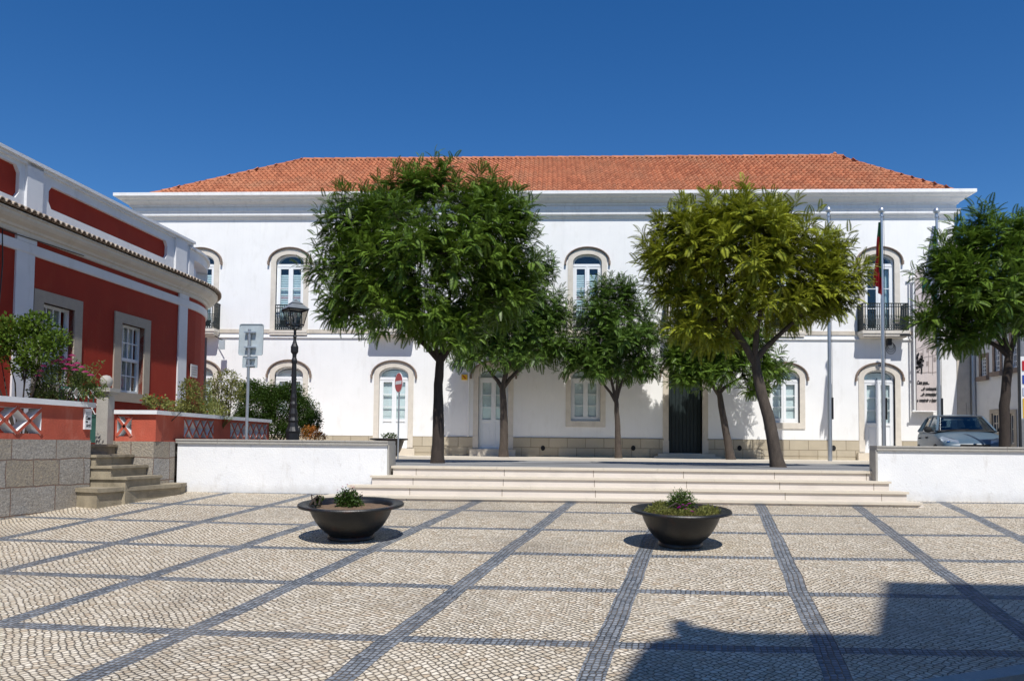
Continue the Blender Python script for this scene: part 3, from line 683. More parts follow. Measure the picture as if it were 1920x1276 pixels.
b = MB(); b.box(hx1+.01, hx1+.42, FY-.02, FY+.5, TZ, 8.6); b.box(hx1+.42, NX+.3, FY+.05, FY+.5, TZ, 8.6); b.build('corner_stone', m_beige, nb_)
b = MB(); b.tube([(NX-.07, FY-.1, TZ), (NX-.07, FY-.1, 8)], .06, 8); b.build('downpipe', m_steel, nb_)
b = MB(); b.box(NX-.15, NX+8, 18.5, FY+.2, nz, nz+.12); b.box(NX-.08, NX+8, 18.55, FY, nz-.12, nz); b.build('eaves', m_corn, nb_)
for i, o_ in enumerate(ops):
    (ya, za), (yb, zc) = o_; q = MB(); ny, nzz = (3, 5) if i < 3 else (2, 2)
    q.box(NX+.02, NX+.06, yb, yb+.04, za, zc); q.box(NX+.02, NX+.06, ya-.04, ya, za, zc); q.box(NX+.02, NX+.06, yb+.04, ya-.04, za, za+.05); q.box(NX+.02, NX+.06, yb+.04, ya-.04, zc-.05, zc)
    for j in range(1, ny): yy = yb+(ya-yb)*j/ny; q.box(NX+.025, NX+.055, yy-.012, yy+.012, za+.05, zc-.05)
    for j in range(1, nzz): zz = za+(zc-za)*j/nzz; q.box(NX+.027, NX+.053, yb+.04, ya-.04, zz-.012, zz+.012)
    wn_ = q.build('window' if i != 4 else 'door', m_paint if i < 3 else m_surr, nb_)
    q = MB(); q.box(NX+.038, NX+.043, yb+.04, ya-.04, za+.05, zc-.05); q.build('pane', mat('dim_glass', (.03, .04, .06), .08, .1, 3), wn_)
    q = MB(); fr = lambda x, y, z: (y, x, z)
    q.slab(rect(yb-.11, ya+.11, za-.14, zc+.13), [rect(yb, ya, za, zc)], NX-.03, NX+.02, frame=fr)
    if i < 3: q.box(NX-.12, NX-.03, yb-.14, ya+.14, za-.16, za-.02)
    q.build('stone_surround', m_villst if i > 2 else m_hood, wn_)
# colourful poster on a post at the frame edge
pp = at(1921, 740, 20.0); t = thing('poster_stand', 'multicoloured poster panel on a dark post at the far right edge', 'poster', (pp.x, 20, TZ))
b = MB(); b.bar((pp.x-.12, 20, TZ), (pp.x-.12, 20, Z_(600, 20, 1900)), .05); b.build('post', m_black, t)
b = MB(); z0_, z1_ = Z_(785, 20, 1915), Z_(668, 20, 1915); b.box(pp.x-.08, pp.x+.9, 20, 20.02, z0_, z1_, 0)
for i, (f0, f1, mi) in enumerate(((.0, .33, 1), (.36, .5, 2), (.55, .70, 3), (.76, .93, 4))): b.box(pp.x-.05, pp.x+.87, 19.985, 19.99, z0_+(z1_-z0_)*f0+.02, z0_+(z1_-z0_)*f1, mi)
b.build('panel', [m_signwhite, m_yellow, m_flagw, m_flagb, m_signred], t)
# ------------------------------------------------------------------ red villa
vp = at(337, 700, 19.6); vd = Vector((.06, 1, 0)).normalized(); vn = Vector((vd.y, -vd.x, 0))
def V(s, n, z): return (vp.x+vd.x*s+vn.x*n, vp.y+vd.y*s+vn.y*n, z)     # s along the front, n outwards
VF = lambda x, y, z: V(x, -y, z)                                        # slab frame: y grows inwards
villa = thing('villa', 'dark red single-storey villa with white parapet, old tile eaves and rounded corner', 'house', V(-4, 0, 1.3))
VR = 4.0; S0 = -15.0; SE = .28
def curve_pts(n_, k=14, a1=100):      # plan points round the corner at offset n_
    out = []
    for i in range(k+1):
        a = rad(a1)*i/k; out.append((SE+(VR+n_)*math.sin(a), -VR+(VR+n_)*math.cos(a)))
    return out
def vband(prof, s0, m_, name, parent=villa, k=14, closed=True):
    """profile [(out,z)] swept along the front and round the corner"""
    b = MB(); rows = []
    for o_, z in prof: rows.append([V(s0, o_, z)] + [V(s, n, z) for s, n in curve_pts(o_, k)])
    mcols = len(rows[0]); vs = [p for r in rows for p in r]; nn = len(prof)
    fs = []
    for i in range(nn-1 if not closed else nn):
        i2 = (i+1) % nn
        for j in range(mcols-1): fs.append((i*mcols+j, i*mcols+j+1, i2*mcols+j+1, i2*mcols+j))
    if closed: fs += [tuple(i*mcols for i in range(nn)), tuple(i*mcols+mcols-1 for i in range(nn-1, -1, -1))]
    b.add(vs, fs); return b.build(name, m_, parent, smooth=False)
wins = [(-8.75, -7.85), (-5.04, -4.13), (-2.53, -1.64)]
b = MB(); b.slab(rect(S0, SE, 1.2, 5.45), [rect(a, c, 2.79, 4.31) for a, c in wins], 0, .35, frame=VF)
cp = curve_pts(0); cp2 = curve_pts(-.35)
wi = 4
for j in range(len(cp)-1):
    if j == wi:     # a tall window in the curved part
        zz = [(1.2, 2.35), (4.45, 5.45)]
    else: zz = [(1.2, 5.45)]
    for z0, z1 in zz:
        b.add([V(*cp[j], z0), V(*cp[j+1], z0), V(*cp[j+1], z1), V(*cp[j], z1), V(*cp2[j], z0), V(*cp2[j+1], z0), V(*cp2[j+1], z1), V(*cp2[j], z1)],
              [(0, 1, 2, 3), (5, 4, 7, 6), (0, 4, 5, 1), (3, 2, 6, 7), (0, 3, 7, 4), (1, 5, 6, 2)])
b.add([V(S0, -.0, 1.2), V(S0, -9, 1.2), V(S0, -9, 5.45), V(S0, 0, 5.45)], [(0, 1, 2, 3)])
b.build('wall', m_red, villa)
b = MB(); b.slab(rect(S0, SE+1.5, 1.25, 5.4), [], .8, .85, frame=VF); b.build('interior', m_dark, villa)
for a, c in wins:
    q = MB(); q.slab(rect(a-.26, c+.24, 2.58, 4.53), [rect(a, c, 2.79, 4.31)], -.03, .14, frame=VF)
    sr = None
    f = MB(); f.slab(rect(a, c, 2.79, 4.31), [rect(a+.06, c-.06, 2.85, 4.25)], .10, .17, frame=VF)
    f.slab(rect(a+.06, c-.06, 3.50, 3.57), [], .09, .15, frame=VF)
    for i in range(1, 4): xx = a+.06+(c-a-.12)*i/4; f.slab(rect(xx-.012, xx+.012, 2.85, 3.50), [], .125, .15, frame=VF); f.slab(rect(xx-.012, xx+.012, 3.57, 4.25), [], .105, .13, frame=VF)
    f.slab(rect(a+.06, c-.06, 3.165, 3.19), [], .127, .148, frame=VF); f.slab(rect(a+.06, c-.06, 3.90, 3.925), [], .107, .128, frame=VF)
    w = f.build('window', m_paint, villa); q.build('stone_surround', m_villst, w)
    q = MB(); q.slab(rect(a+.06, c-.06, 2.85, 4.25), [], .137, .142, frame=VF); q.build('pane', m_glass, w)
    q = MB(); n = 30; vs = [V(a+.05+(c-a-.1)*i/n, -.24-.02*math.sin(i*1.7), z) for i in range(n+1) for z in (2.8, 4.3)]
    q.add(vs, [(2*i, 2*i+2, 2*i+3, 2*i+1) for i in range(n)]); q.build('curtain', mat('net_curtain', (.36, .40, .42), .9, .1, 4), w)
# curved window
q = MB(); s0_, n0_ = cp[wi]; s1_, n1_ = cp[wi+1]
def CW(u, off, z):
    s = s0_+(s1_-s0_)*u; n = n0_+(n1_-n0_)*u; d = Vector((s1_-s0_, n1_-n0_)).normalized(); return V(s-d.y*off*-1*-1 if False else s - d.y*off*(1 if d.y < 0 else -1)*1.0, n + d.x*off, z)
q.slab(rect(-.12, 1.12, 2.15, 4.62), [rect(.12, .88, 2.40, 4.40)], .05, -.12, frame=lambda x, y, z: CW(x, y, z)); 
w = q.build('window', m_villst, villa)
q = MB(); q.slab(rect(.12, .88, 2.40, 4.40), [rect(.24, .45, 2.5, 3.3), rect(.55, .76, 2.5, 3.3), rect(.24, .45, 3.4, 4.3), rect(.55, .76, 3.4, 4.3)], -.04, -.09, frame=lambda x, y, z: CW(x, y, z)); q.build('sash', m_paint, w)
q = MB(); q.slab(rect(.12, .88, 2.40, 4.40), [], -.07, -.075, frame=lambda x, y, z: CW(x, y, z)); q.build('pane', m_curt, w)
# pilasters and band
for a, c in ((-11.6, -11.15), (-5.80, -5.33), (-.16, .25)):
    b = MB(); b.slab(rect(a, c, 1.3, 5.12), [], -.035, .0, frame=VF); b.slab(rect(a-.02, c+.02, 5.315, 5.42), [], -.05, .0, frame=VF); b.build('pilaster', m_trimw, villa)
vband([(0, 5.12), (.035, 5.12), (.05, 5.15), (.05, 5.31), (0, 5.315)], S0, m_trimw, 'frieze_band')
vband([(0, 5.42), (.05, 5.42), (.07, 5.45), (.07, 5.50), (.11, 5.51), (.13, 5.55), (.22, 5.60), (.27, 5.65), (.28, 5.70), (.31, 5.71), (.31, 5.735), (-.3, 5.76)], S0, m_cream, 'cornice')
# eave tiles: barrel ends all along the front and round the corner
b = MB(); tw = .155
def tile_at(P0, T0, N0):       # P0 edge point, T0 tangent, N0 outward
    up = Vector((0, 0, 1)); vs = []
    for (d_, z_) in ((.40, 5.765), (-.05, 5.90)):
        for j in range(7): an = math.pi*j/6; vs.append(P0 + N0*(d_) + T0*(math.cos(an)*.066) + up*(z_-5.765+math.sin(an)*.06))
    for j in range(7): an = math.pi*j/6; vs.append(P0 + N0*.40 + T0*(math.cos(an)*.050) + up*(math.sin(an)*.043))
    b.add(vs, [(j, j+1, 8+j, 7+j) for j in range(6)] + [(14+j, 15+j, j+1, j) for j in range(6)])
    vs = []
    for (d_, z_) in ((.37, 0), (-.05, .13)):
        for j in range(5): an = math.pi*j/4; vs.append(P0 + N0*d_ + T0*(tw/2+math.cos(an)*.06) + up*(z_+.02-math.sin(an)*.04))
    b.add(vs, [(j, 5+j, 6+j, j+1) for j in range(4)])
s = S0
while s < SE: p = Vector(V(s, 0, 5.765)); tile_at(p, vd, vn); s += tw
a = 0.0
while a < rad(100):
    sx_, nx_ = SE+VR*math.sin(a), -VR+VR*math.cos(a); p = Vector(V(sx_, nx_, 5.765)); tt = vd*math.cos(a)-vn*math.sin(a); nn_ = vd*math.sin(a)+vn*math.cos(a); tile_at(p, tt, nn_); a += tw/(VR+.35)
b.build('eave_tiles', m_oldtile, villa)
# parapet with recessed red panels
def octo(a, c, z0, z1, e=.12): return [(a+e*.7, z0), (c-e*.7, z0), (c, z0+e), (c, z1-e), (c-e*.7, z1), (a+e*.7, z1), (a, z1-e), (a, z0+e)]
pan = [(-10.9, -5.76), (-4.98, -.74)]
b = MB(); b.slab(rect(S0, .40, 5.80, 6.80), [octo(a, c, *((6.13, 6.57) if i else (6.06, 6.66))) for i, (a, c) in enumerate(pan)], .0, .30, frame=VF)
b.slab(rect(-5.62, -5.20, 5.80, 6.80), [], -.05, .0, frame=VF); b.slab(rect(-.42, .10, 5.80, 6.80), [], -.05, .0, frame=VF); b.build('parapet', m_trimw, villa)
b = MB(); b.slab(rect(S0, .3, 6.0, 6.7), [], .07, .09, frame=VF); b.build('parapet_panel', m_red, villa)
b = MB(); b.slab(rect(S0, .44, 6.80, 6.86), [], -.10, .40, frame=VF); b.slab(rect(S0, .42, 6.74, 6.80), [], -.05, .35, frame=VF); b.build('parapet_coping', m_trimw, villa)
# open curved balustrade: beam on slim posts
b = MB(); ring = [(n_, curve_pts(n_, 14)) for n_ in (0.0, -.30)]
c0, c1 = curve_pts(.02), curve_pts(-.28)
for z0, z1, o0, o1 in ((6.42, 6.66, .02, -.28), (6.66, 6.72, .08, -.34), (5.80, 5.92, .0, -.28)):
    A0, A1 = curve_pts(o0), curve_pts(o1)
    for j in range(14):
        b.add([V(*A0[j], z0), V(*A0[j+1], z0), V(*A0[j+1], z1), V(*A0[j], z1), V(*A1[j], z0), V(*A1[j+1], z0), V(*A1[j+1], z1), V(*A1[j], z1)], [(0, 1, 2, 3), (5, 4, 7, 6), (0, 4, 5, 1), (3, 2, 6, 7), (0, 3, 7, 4), (1, 5, 6, 2)])
for j in (0, 4, 8, 12):
    A0, A1 = c0, c1; p_, q_ = A0[j], A0[j+1]; r_, t_ = A1[j], A1[j+1]; f_ = .55
    m0 = (p_[0]+(q_[0]-p_[0])*f_, p_[1]+(q_[1]-p_[1])*f_); m1 = (r_[0]+(t_[0]-r_[0])*f_, r_[1]+(t_[1]-r_[1])*f_)
    b.add([V(*p_, 5.9), V(*m0, 5.9), V(*m0, 6.43), V(*p_, 6.43), V(*r_, 5.9), V(*m1, 5.9), V(*m1, 6.43), V(*r_, 6.43)], [(0, 1, 2, 3), (5, 4, 7, 6), (0, 3, 7, 4), (1, 5, 6, 2)])
b.build('balustrade', m_trimw, villa)
b = MB(); b.add([V(S0, -.25, 5.88), V(SE, -.25, 5.88), V(SE+3.5, -4, 5.88), V(S0, -9, 5.88)], [(0, 1, 2, 3)]); b.build('roof', m_oldtile, villa)
# plaque on the curve, and a cable at the left
cs = curve_pts(.0, 100, 100)[3]; cs2 = curve_pts(.0, 100, 100)[9]; b = MB(); P1, P2 = V(*cs, 3.55), V(*cs2, 3.55)
b.bar(Vector(P1)+vn*.03, Vector(P2)+vn*.03, .02, .33, up=Vector((0, 0, 1))); pq = b.build('plaque', mat('plaque_marble', (.62, .60, .58), .5, .1, 9), villa)
dd = (Vector(P2)-Vector(P1)).normalized()
for i, s_ in enumerate(('LARGO', 'DE SAO', 'SEBASTIAO')):
    pass
b = MB()
for i in range(4): b.bar(Vector(P1)+vn*.042+dd*.05+Vector((0, 0, .09-.06*i)), Vector(P2)+vn*.042-dd*.05+Vector((0, 0, .09-.06*i)), .003, .016)
b.build('plaque_lines', m_draw, pq)
b = MB(); b.tube([V(-10, .05, 5.46), V(-6.2, .06, 5.02+.38), V(-6.15, .05, 4.8), V(-6.2, .05, 4.0)], .012, 5); b.tube([V(-6.2, .06, 5.38), V(-4.0, .08, 5.44)], .010, 5); b.build('cable', m_black, villa)
# ------------------------------------------------------------------ villa garden wall
A0 = Vector((-7.18, 10.15, 0)); A1 = Vector((-6.89, 11.75, 0)); ad = (A1-A0).normalized(); an = Vector((ad.y, -ad.x, 0)); AL = (A1-A0).length
def FA(x, y, z): p = A1 + ad*x - an*y; return (p.x, p.y, z)           # x<=0 towards the camera side
CB = Vector((-6.40, 12.70, 0)); cd = Vector((.06, 1, 0)).normalized(); cn = Vector((cd.y, -cd.x, 0))
def FC(x, y, z): p = CB + cd*x - cn*y; return (p.x, p.y, z)
def FB(x, y, z): return (x, 12.70+y, z)
def latt(b, frame, a, c, z0, z1, nx, th=.17):
    """crossed bars filling an opening: red faces, white sides"""
    w = (c-a)/nx; wd = .045
    def lerp(p, q, t): return (p[0]+(q[0]-p[0])*t, p[1]+(q[1]-p[1])*t)
    for i in range(nx):
        for p, q in (((a+w*i, z0), (a+w*(i+1), z1)), ((a+w*(i+1), z0), (a+w*i, z1))):
            d = Vector((q[0]-p[0], q[1]-p[1])).normalized(); nrm = Vector((-d.y, d.x))*wd/2
            quad = [(p[0]-nrm.x, p[1]-nrm.y), (q[0]-nrm.x, q[1]-nrm.y), (q[0]+nrm.x, q[1]+nrm.y), (p[0]+nrm.x, p[1]+nrm.y)]
            b.add([frame(x, .006, z) for x, z in quad], [(0, 1, 2, 3)], 0)
            vs = [frame(x, .006, z) for x, z in quad]+[frame(x, th, z) for x, z in quad]
            b.add(vs, [(0, 4, 5, 1), (3, 2, 6, 7), (7, 6, 5, 4)], 1)
gw = thing('garden_wall', 'faded red garden wall with white coping and crossed openings on a rough granite base', 'wall', tuple(A1+Vector((0, 0, .8))))
b = MB(); b.slab(rect(-9, 0, -.2, 1.72), [], 0, .30, frame=FA); b.build('granite_base', m_gran, gw)
b = MB(); zz0, zz1 = 1.80, 2.145
hA = [(-6.6, -5.5), (-4.9, -3.6), (-3.0, -2.2)] ; q1 = -1.9; q2 = -.92
hA = [(-8.2, -6.0), (-5.4, -3.0), (-2.6, -.93)]
b.slab(rect(-9, 0, 1.72, 2.21), [rect(a, c, zz0, zz1) for a, c in hA], .02, .20, mh=1, frame=FA); b.build('red_wall', [m_redf, m_trimw], gw)
b = MB()
for a, c in hA: latt(b, FA, a, c, zz0, zz1, round((c-a)/.40))
b.build('lattice', [m_redf, m_trimw], gw)
b = MB()
for i in range(8): b.slab(rect(-9+1.13*i+.002, min(.04, -9+1.13*(i+1)), 2.21, 2.285), [], -.03, .25, frame=FA)
b.build('coping', m_trimw, gw)
gw2 = thing('garden_wall', 'faded red garden wall with one corner and small crossed openings, right of the stone gate pillar', 'wall', tuple(CB+Vector((0, 0, .8))))
bx = -7.06
b = MB(); b.slab(rect(bx-.25, -6.40, .3, 1.71), [], 0, .3, frame=FB); b.slab(rect(.0, .66, .3, 1.71), [], .0, .3, frame=FC); b.slab(rect(.66, 4.6, TZ-.2, 1.71), [], .05, .3, frame=FC); b.build('granite_base', m_gran, gw2)
b = MB(); b.slab(rect(bx, -6.385, 1.71, 2.15), [rect(bx+.03, bx+.27, 1.79, 2.11)], .02, .22, mh=1, frame=FB)
hC = [(.98, 2.05), (2.75, 4.5)]
b.slab(rect(.02, 4.6, 1.71, 2.15), [rect(a, c, 1.79, 2.10) for a, c in hC], .02, .20, mh=1, frame=FC); b.build('red_wall', [m_redf, m_trimw], gw2)
b = MB(); latt(b, FB, bx+.03, bx+.27, 1.79, 2.11, 1)
for a, c in hC: latt(b, FC, a, c, 1.79, 2.10, round((c-a)/.27))
b.build('lattice', [m_redf, m_trimw], gw2)
b = MB(); b.prism([(bx-.0, 12.66), (-6.345, 12.66), FC(4.62, -.04, 0)[:2], FC(4.62, .24, 0)[:2], FC(.2, .24, 0)[:2], (bx, 12.94)], 2.15, 2.215); b.build('coping', m_trimw, gw2)
# gate pillar with ball
t = thing('gate_pillar', 'square grey stone gate pillar topped by a stone ball', 'pillar', (-7.17, 12.6, 1.66))
b = MB(); b.box(-7.27, -7.08, 12.52, 12.71, 1.60, 2.46); b.build('shaft', m_cope, t)
b = MB(); b.box(-7.33, -7.02, 12.46, 12.77, 2.50, 2.56); b.box(-7.30, -7.05, 12.49, 12.74, 2.46, 2.50); b.build('cap', m_cope, t)
b = MB(); b.lathe([(0, .215), (.05, .205), (.085, .17), (.10, .115), (.09, .06), (.06, .02), (.05, 0)], (-7.175, 12.615, 2.56), 20); b.build('ball', m_cope, t, smooth=True)
t = thing('garden_gate', 'narrow green metal garden gate with white lattice top, left of the stone pillar', 'gate', (-7.6, 12.78, 1.66))
b = MB(); gx0, gx1 = -8.05, -7.28
b.box(gx0, gx1, 12.77, 12.785, 1.68, 2.10); b.box(gx0, gx1, 12.76, 12.79, 2.10, 2.14); b.box(gx0, gx1, 12.76, 12.79, 2.56, 2.60); b.box(gx1-.03, gx1, 12.76, 12.79, 1.68, 2.60); b.box(gx0, gx0+.03, 12.76, 12.79, 1.68, 2.6)
for i in range(9): x = gx0+.07+i*.085; b.box(x-.008, x+.008, 12.765, 12.785, 2.10, 2.58)
b.build('gate_frame', m_gategr, t)
b = MB()
for z0_ in (2.14, 2.40):
    for i in range(6):
        x = gx1-.03-i*.11
        b.bar((x, 12.75, z0_), (x-.10, 12.75, z0_+.17), .016, .008); b.bar((x-.10, 12.75, z0_), (x, 12.75, z0_+.17), .016, .008)
b.build('lattice', m_trimw, t)
# name plate of the gallery at the end of the left wall
pc = FA(-.07, -.012, 2.02); t = thing('name_plate', 'small white plate with black writing at the gate end of the red wall', 'sign', pc)
b = MB(); b.slab(rect(-.15, -.015, 1.88, 2.19), [], -.012, .018, frame=FA); b.build('plate', m_signwhite, t)
for s_, z, sz in (('Casa', 2.025, .075), ('com', 1.985, .04), ('Arte', 1.915, .075)):
    tx = text('lettering', s_, sz, m_ink, t, FA(-.135 if s_ != 'Arte' else -.115, -.0135, z), tuple(ad), (0, 0, 1), bold=.0025, thick=.001)
    Xa = WM[t.name].inverted() @ Vector(FA(-.135, -.0135, z))
    for v in tx.data.vertices:
        d_ = Vector((v.co.x-Xa.x, v.co.y-Xa.y, 0)).dot(ad); v.co.x -= ad.x*d_*.35; v.co.y -= ad.y*d_*.35
b = MB()
for i in range(3): b.slab(rect(-.13+.0*i, -.04, 2.135-.018*i, 2.139-.018*i), [], -.0145, -.0125, frame=FA)
b.build('small_print', m_ink, t)
# old stone steps up to the gate
t = thing('garden_steps', 'five worn stone steps with rounded nosings climbing to the green gate', 'steps', (-6.8, 12.2, .8))
sp_ = [(-6.96, -7.06, 1.66), (-6.68, -6.80, 1.50), (-6.44, -6.56, 1.335), (-6.20, -6.33, 1.17)]
ys0, ys1 = 11.77, 12.69
b = MB(); c = MB(); zl_ = {1.66: 1.50, 1.50: 1.335, 1.335: 1.17, 1.17: .6}
for (xr_, xl_, z) in sp_:
    # footprint widens towards the wall at the right
    fp = [(-7.9, ys0+.02), (xl_-.03, ys0+.02), (xr_-.07, ys1), (-7.9, ys1)]; b.prism(fp, zl_[z], z-.05)
    fp = [(-7.9, ys0-.01), (xl_, ys0-.01), (xr_-.03, ys1+.0), (-7.9, ys1+.0)]
    for dz0, dz1, e in ((-.05, -.038, .012), (-.038, -.012, 0), (-.012, 0, .012)):
        c.prism([(-7.9, ys0-.01+e), (xl_-e, ys0-.01+e), (xr_-.03-e, ys1), (-7.9, ys1)], z+dz0, z+dz1)
fp = [(-6.93, 11.50), (-6.53, 11.33), (-6.10, 12.98), (-6.16, 13.35), (-6.6, 13.3), (-7.4, 12.3), (-7.2, 11.7)]
b.prism(fp, .4, .96); fp2 = [(-6.96, 11.48), (-6.50, 11.29), (-6.06, 12.97), (-6.13, 13.34), (-6.6, 13.3), (-7.4, 12.3), (-7.2, 11.7)]; c.prism(fp2, .96, 1.02)
b.build('riser', m_stair, t); c.build('tread', m_stair, t)
b = MB(); b.prism([(-40, -2), FA(-9, .28, 0)[:2], FA(0, .28, 0)[:2], (-7.3, 11.76), (-7.3, 12.9), (bx, 12.92), FC(.2, .2, 0)[:2], FC(4.6, .2, 0)[:2], V(1.5, 0.5, 0)[:2], (-40, 20)], 1.2, 1.62)
tag(b.build('garden_soil', m_earth), kind='structure')
# ------------------------------------------------------------------ foliage
def fol(name, m_, parent, V4, loc=None):
    """V4: (N,k,3) array of k-gons (k=4)"""
    N = V4.shape[0]; k = V4.shape[1]; me = bpy.data.meshes.new(name)
    Mi = np.array(WM[parent.name].inverted()) if parent else np.eye(4)
    v = V4.reshape(-1, 3) @ Mi[:3, :3].T + Mi[:3, 3]
    me.vertices.add(N*k); me.vertices.foreach_set('co', v.astype(np.float32).ravel())
    me.loops.add(N*k); me.loops.foreach_set('vertex_index', np.arange(N*k, dtype=np.int32))
    me.polygons.add(N); me.polygons.foreach_set('loop_start', np.arange(0, N*k, k, dtype=np.int32)); me.polygons.foreach_set('loop_total', np.full(N, k, dtype=np.int32))
    me.materials.append(m_); me.update(calc_edges=True); me.validate()
    o = bpy.data.objects.new(name, me); COL.objects.link(o)
    if parent: o.parent = parent
    return o
def unit(a): return a/np.maximum(np.linalg.norm(a, axis=-1, keepdims=True), 1e-9)
def frond_template(L=.32, npair=17, pl=.092, pw=.0185):
    quads = []
    for i in range(npair):
        t = .08+.90*i/(npair-1); x = L*t; z = L*(.45*t-.62*t*t); l = pl*(math.sin(math.pi*min(1, .20+.72*t))**.6); sw_ = .12+.55*t
        for s in (-1, 1):
            a = np.array([x, 0, z]); d = np.array([math.sin(sw_)*.55, s*math.cos(sw_), -.30-.12*t]); d /= np.linalg.norm(d); w = np.array([pw/2, 0, -.004])
            e = a+d*l; m_ = a+d*l*.5
            quads.append([a-w*.8, m_-w*1.1, e, m_+w*1.1])
    return np.array(quads)
FT = frond_template()
def place(T, O, D, U, sc):
    """copies of template T at origins O with x-axis D and up hint U"""
    D = unit(D); Sd = unit(np.cross(U, D)); Z = np.cross(D, Sd); n = len(O)
    v = T.reshape(-1, 3); out = O[:, None, :] + sc[:, None, None]*(v[None, :, 0:1]*D[:, None, :] + v[None, :, 1:2]*Sd[:, None, :] + v[None, :, 2:3]*Z[:, None, :])
    return out.reshape(n*T.shape[0], T.shape[1], 3)
def rdir(n, zmin=-1.0):
    v = unit(RNG.normal(size=(int(n*2.5)+40, 3))); v = v[v[:, 2] > zmin][:n]; return v
def jacaranda(label, bpx, bpy_, Y, tr, trunk_px, blobs, leaf, dens=26, fs=1.0, bark=m_bark, bz=TZ, limbs=None, group='clipped feathery trees along the terrace'):
    base = at(bpx, bpy_, Y); base.z = bz
    t = thing('tree', label, 'tree', tuple(base), group=group)
    tp = [Vector((base.x, base.y, base.z-.05))]+[at(px, py, Y+dy) for px, py, dy in trunk_px]
    # smooth the trunk
    b = MB(); pts = []; 
    for i in range(len(tp)-1):
        for j in range(4): u = j/4; pts.append(tp[i].lerp(tp[i+1], u)+Vector((random.uniform(-.008, .008), 0, 0)))
    pts.append(tp[-1]); n = len(pts); rs = [tr*(1.22 if i == 0 else 1.06 if i == 1 else 1)*(1-.38*i/(n-1)) for i in range(n)]
    b.tube(pts, rs, 12, wob=.12)
    fork = tp[-1]; cc = []; cen = np.mean([[*at(px, py, Y+dY)] for px, py, r, dY in blobs], axis=0)
    O, D, Ax = [], [], []
    cs_ = sorted(range(len(blobs)), key=lambda i: blobs[i][0]); G = [cs_[i*len(cs_)//4:(i+1)*len(cs_)//4] for i in range(4)]; prim = {}
    for g in G:
        ce = sum((at(blobs[i][0], blobs[i][1], Y+blobs[i][3]) for i in g), Vector())/len(g); e1 = fork.lerp(ce, .62)+Vector((0, 0, -.06))
        m1 = fork.lerp(e1, .5)+Vector((random.uniform(-.06, .06), random.uniform(-.08, .08), -.04))
        b.tube([fork-Vector((0, 0, .15)), fork.lerp(m1, .5)+Vector((0, 0, -.03)), m1, e1], [tr*.50, tr*.44, tr*.36, tr*.25], 8, wob=.15)
        for i in g: prim[i] = e1
    for bi, (px, py, r, dY) in enumerate(blobs):
        c = at(px, py, Y+dY); R_ = .87*r*Y/FL; e1 = prim[bi]; mid = e1.lerp(c, .5)+Vector((random.uniform(-.08, .08), random.uniform(-.08, .08), .02)); r0 = tr*.26
        b.tube([e1, mid, c], [r0, r0*.7, r0*.4], 7, wob=.1); r0 = tr*.5
        ncl = int(dens*(R_**2)*4.3*fs)+6
        dv = rdir(ncl, -.62); fr = np.where(RNG.random((len(dv), 1)) < .28, RNG.uniform(.1, .6, (len(dv), 1)), RNG.uniform(.70, 1.24, (len(dv), 1)))
        P = np.array(c)+dv*R_*fr*np.array([1, .95, 1.0])
        O.append(P); ax = unit(dv*.7+unit(P-cen)*.6+np.array([0, 0, .75])); Ax.append(ax)
        for k_ in range(6):
            e = Vector(P[k_]); b.tube([mid.lerp(c, .6), c.lerp(e, .55)+Vector((0, 0, -.04)), e], [r0*.32, r0*.2, .006], 5)
    O = np.concatenate(O); Ax = np.concatenate(Ax); nf = 11; hs_ = np.tile(np.linspace(0, 1, nf), len(O)); ph0 = np.repeat(RNG.uniform(0, 6.28, len(O)), nf)+np.tile(np.arange(nf)*2.4, len(O))
    OO = np.repeat(O, nf, 0); AA = np.repeat(Ax, nf, 0); ph = ph0+RNG.normal(0, .2, len(OO)); tht = 1.38-.95*hs_**1.5+RNG.normal(0, .10, len(OO))
    ref = np.tile(np.array([[.3, .2, 1.0]]), (len(OO), 1)); p1 = unit(np.cross(AA, ref)+1e-4); p2 = np.cross(AA, p1)
    DD = AA*np.cos(tht)[:, None]+(p1*np.cos(ph)[:, None]+p2*np.sin(ph)[:, None])*np.sin(tht)[:, None]
    OO = OO+AA*(hs_*.40*fs-.16)[:, None]+DD*.02+RNG.normal(0, .012, OO.shape); UU = np.tile(np.array([[0., 0, 1]]), (len(OO), 1))+RNG.normal(0, .25, OO.shape)
    V4 = place(FT, OO, DD, UU, (1.12-.50*hs_)*RNG.uniform(.85, 1.15, len(OO))*fs)
    b.build('trunk', bark, t, smooth=True); fol('crown', leaf, t, V4)
    return t
lf1 = leafmat('leaf_green', (.024, .065, .008), (.185, .285, .035), .14, .40); lf2 = leafmat('leaf_yellow_green', (.050, .085, .008), (.400, .420, .035), .16, .40); lf3 = leafmat('leaf_bluish_green', (.024, .065, .012), (.155, .250, .038), .14, .40)  # wide random leaf tones paint in sunlit highlights against shaded gaps
jacaranda('biggest dark feathery tree with double-lobed crown, at the left end of the steps', 820, 868, 15.9, .125, [(822, 790, 0), (822, 720, .05), (826, 665, .1)],
    [(672, 440, 78, 0), (640, 505, 62, .3), (740, 392, 66, .2), (808, 352, 46, -.2), (900, 385, 62, .2), (955, 418, 50, 0), (880, 450, 85, -.4), (790, 470, 95, -.7), (700, 545, 78, -.3), (770, 590, 75, -.6), (940, 490, 70, .3), (900, 560, 80, .4), (840, 620, 62, 0), (660, 585, 50, 0), (960, 560, 50, .3)], lf1, bark=m_bark)
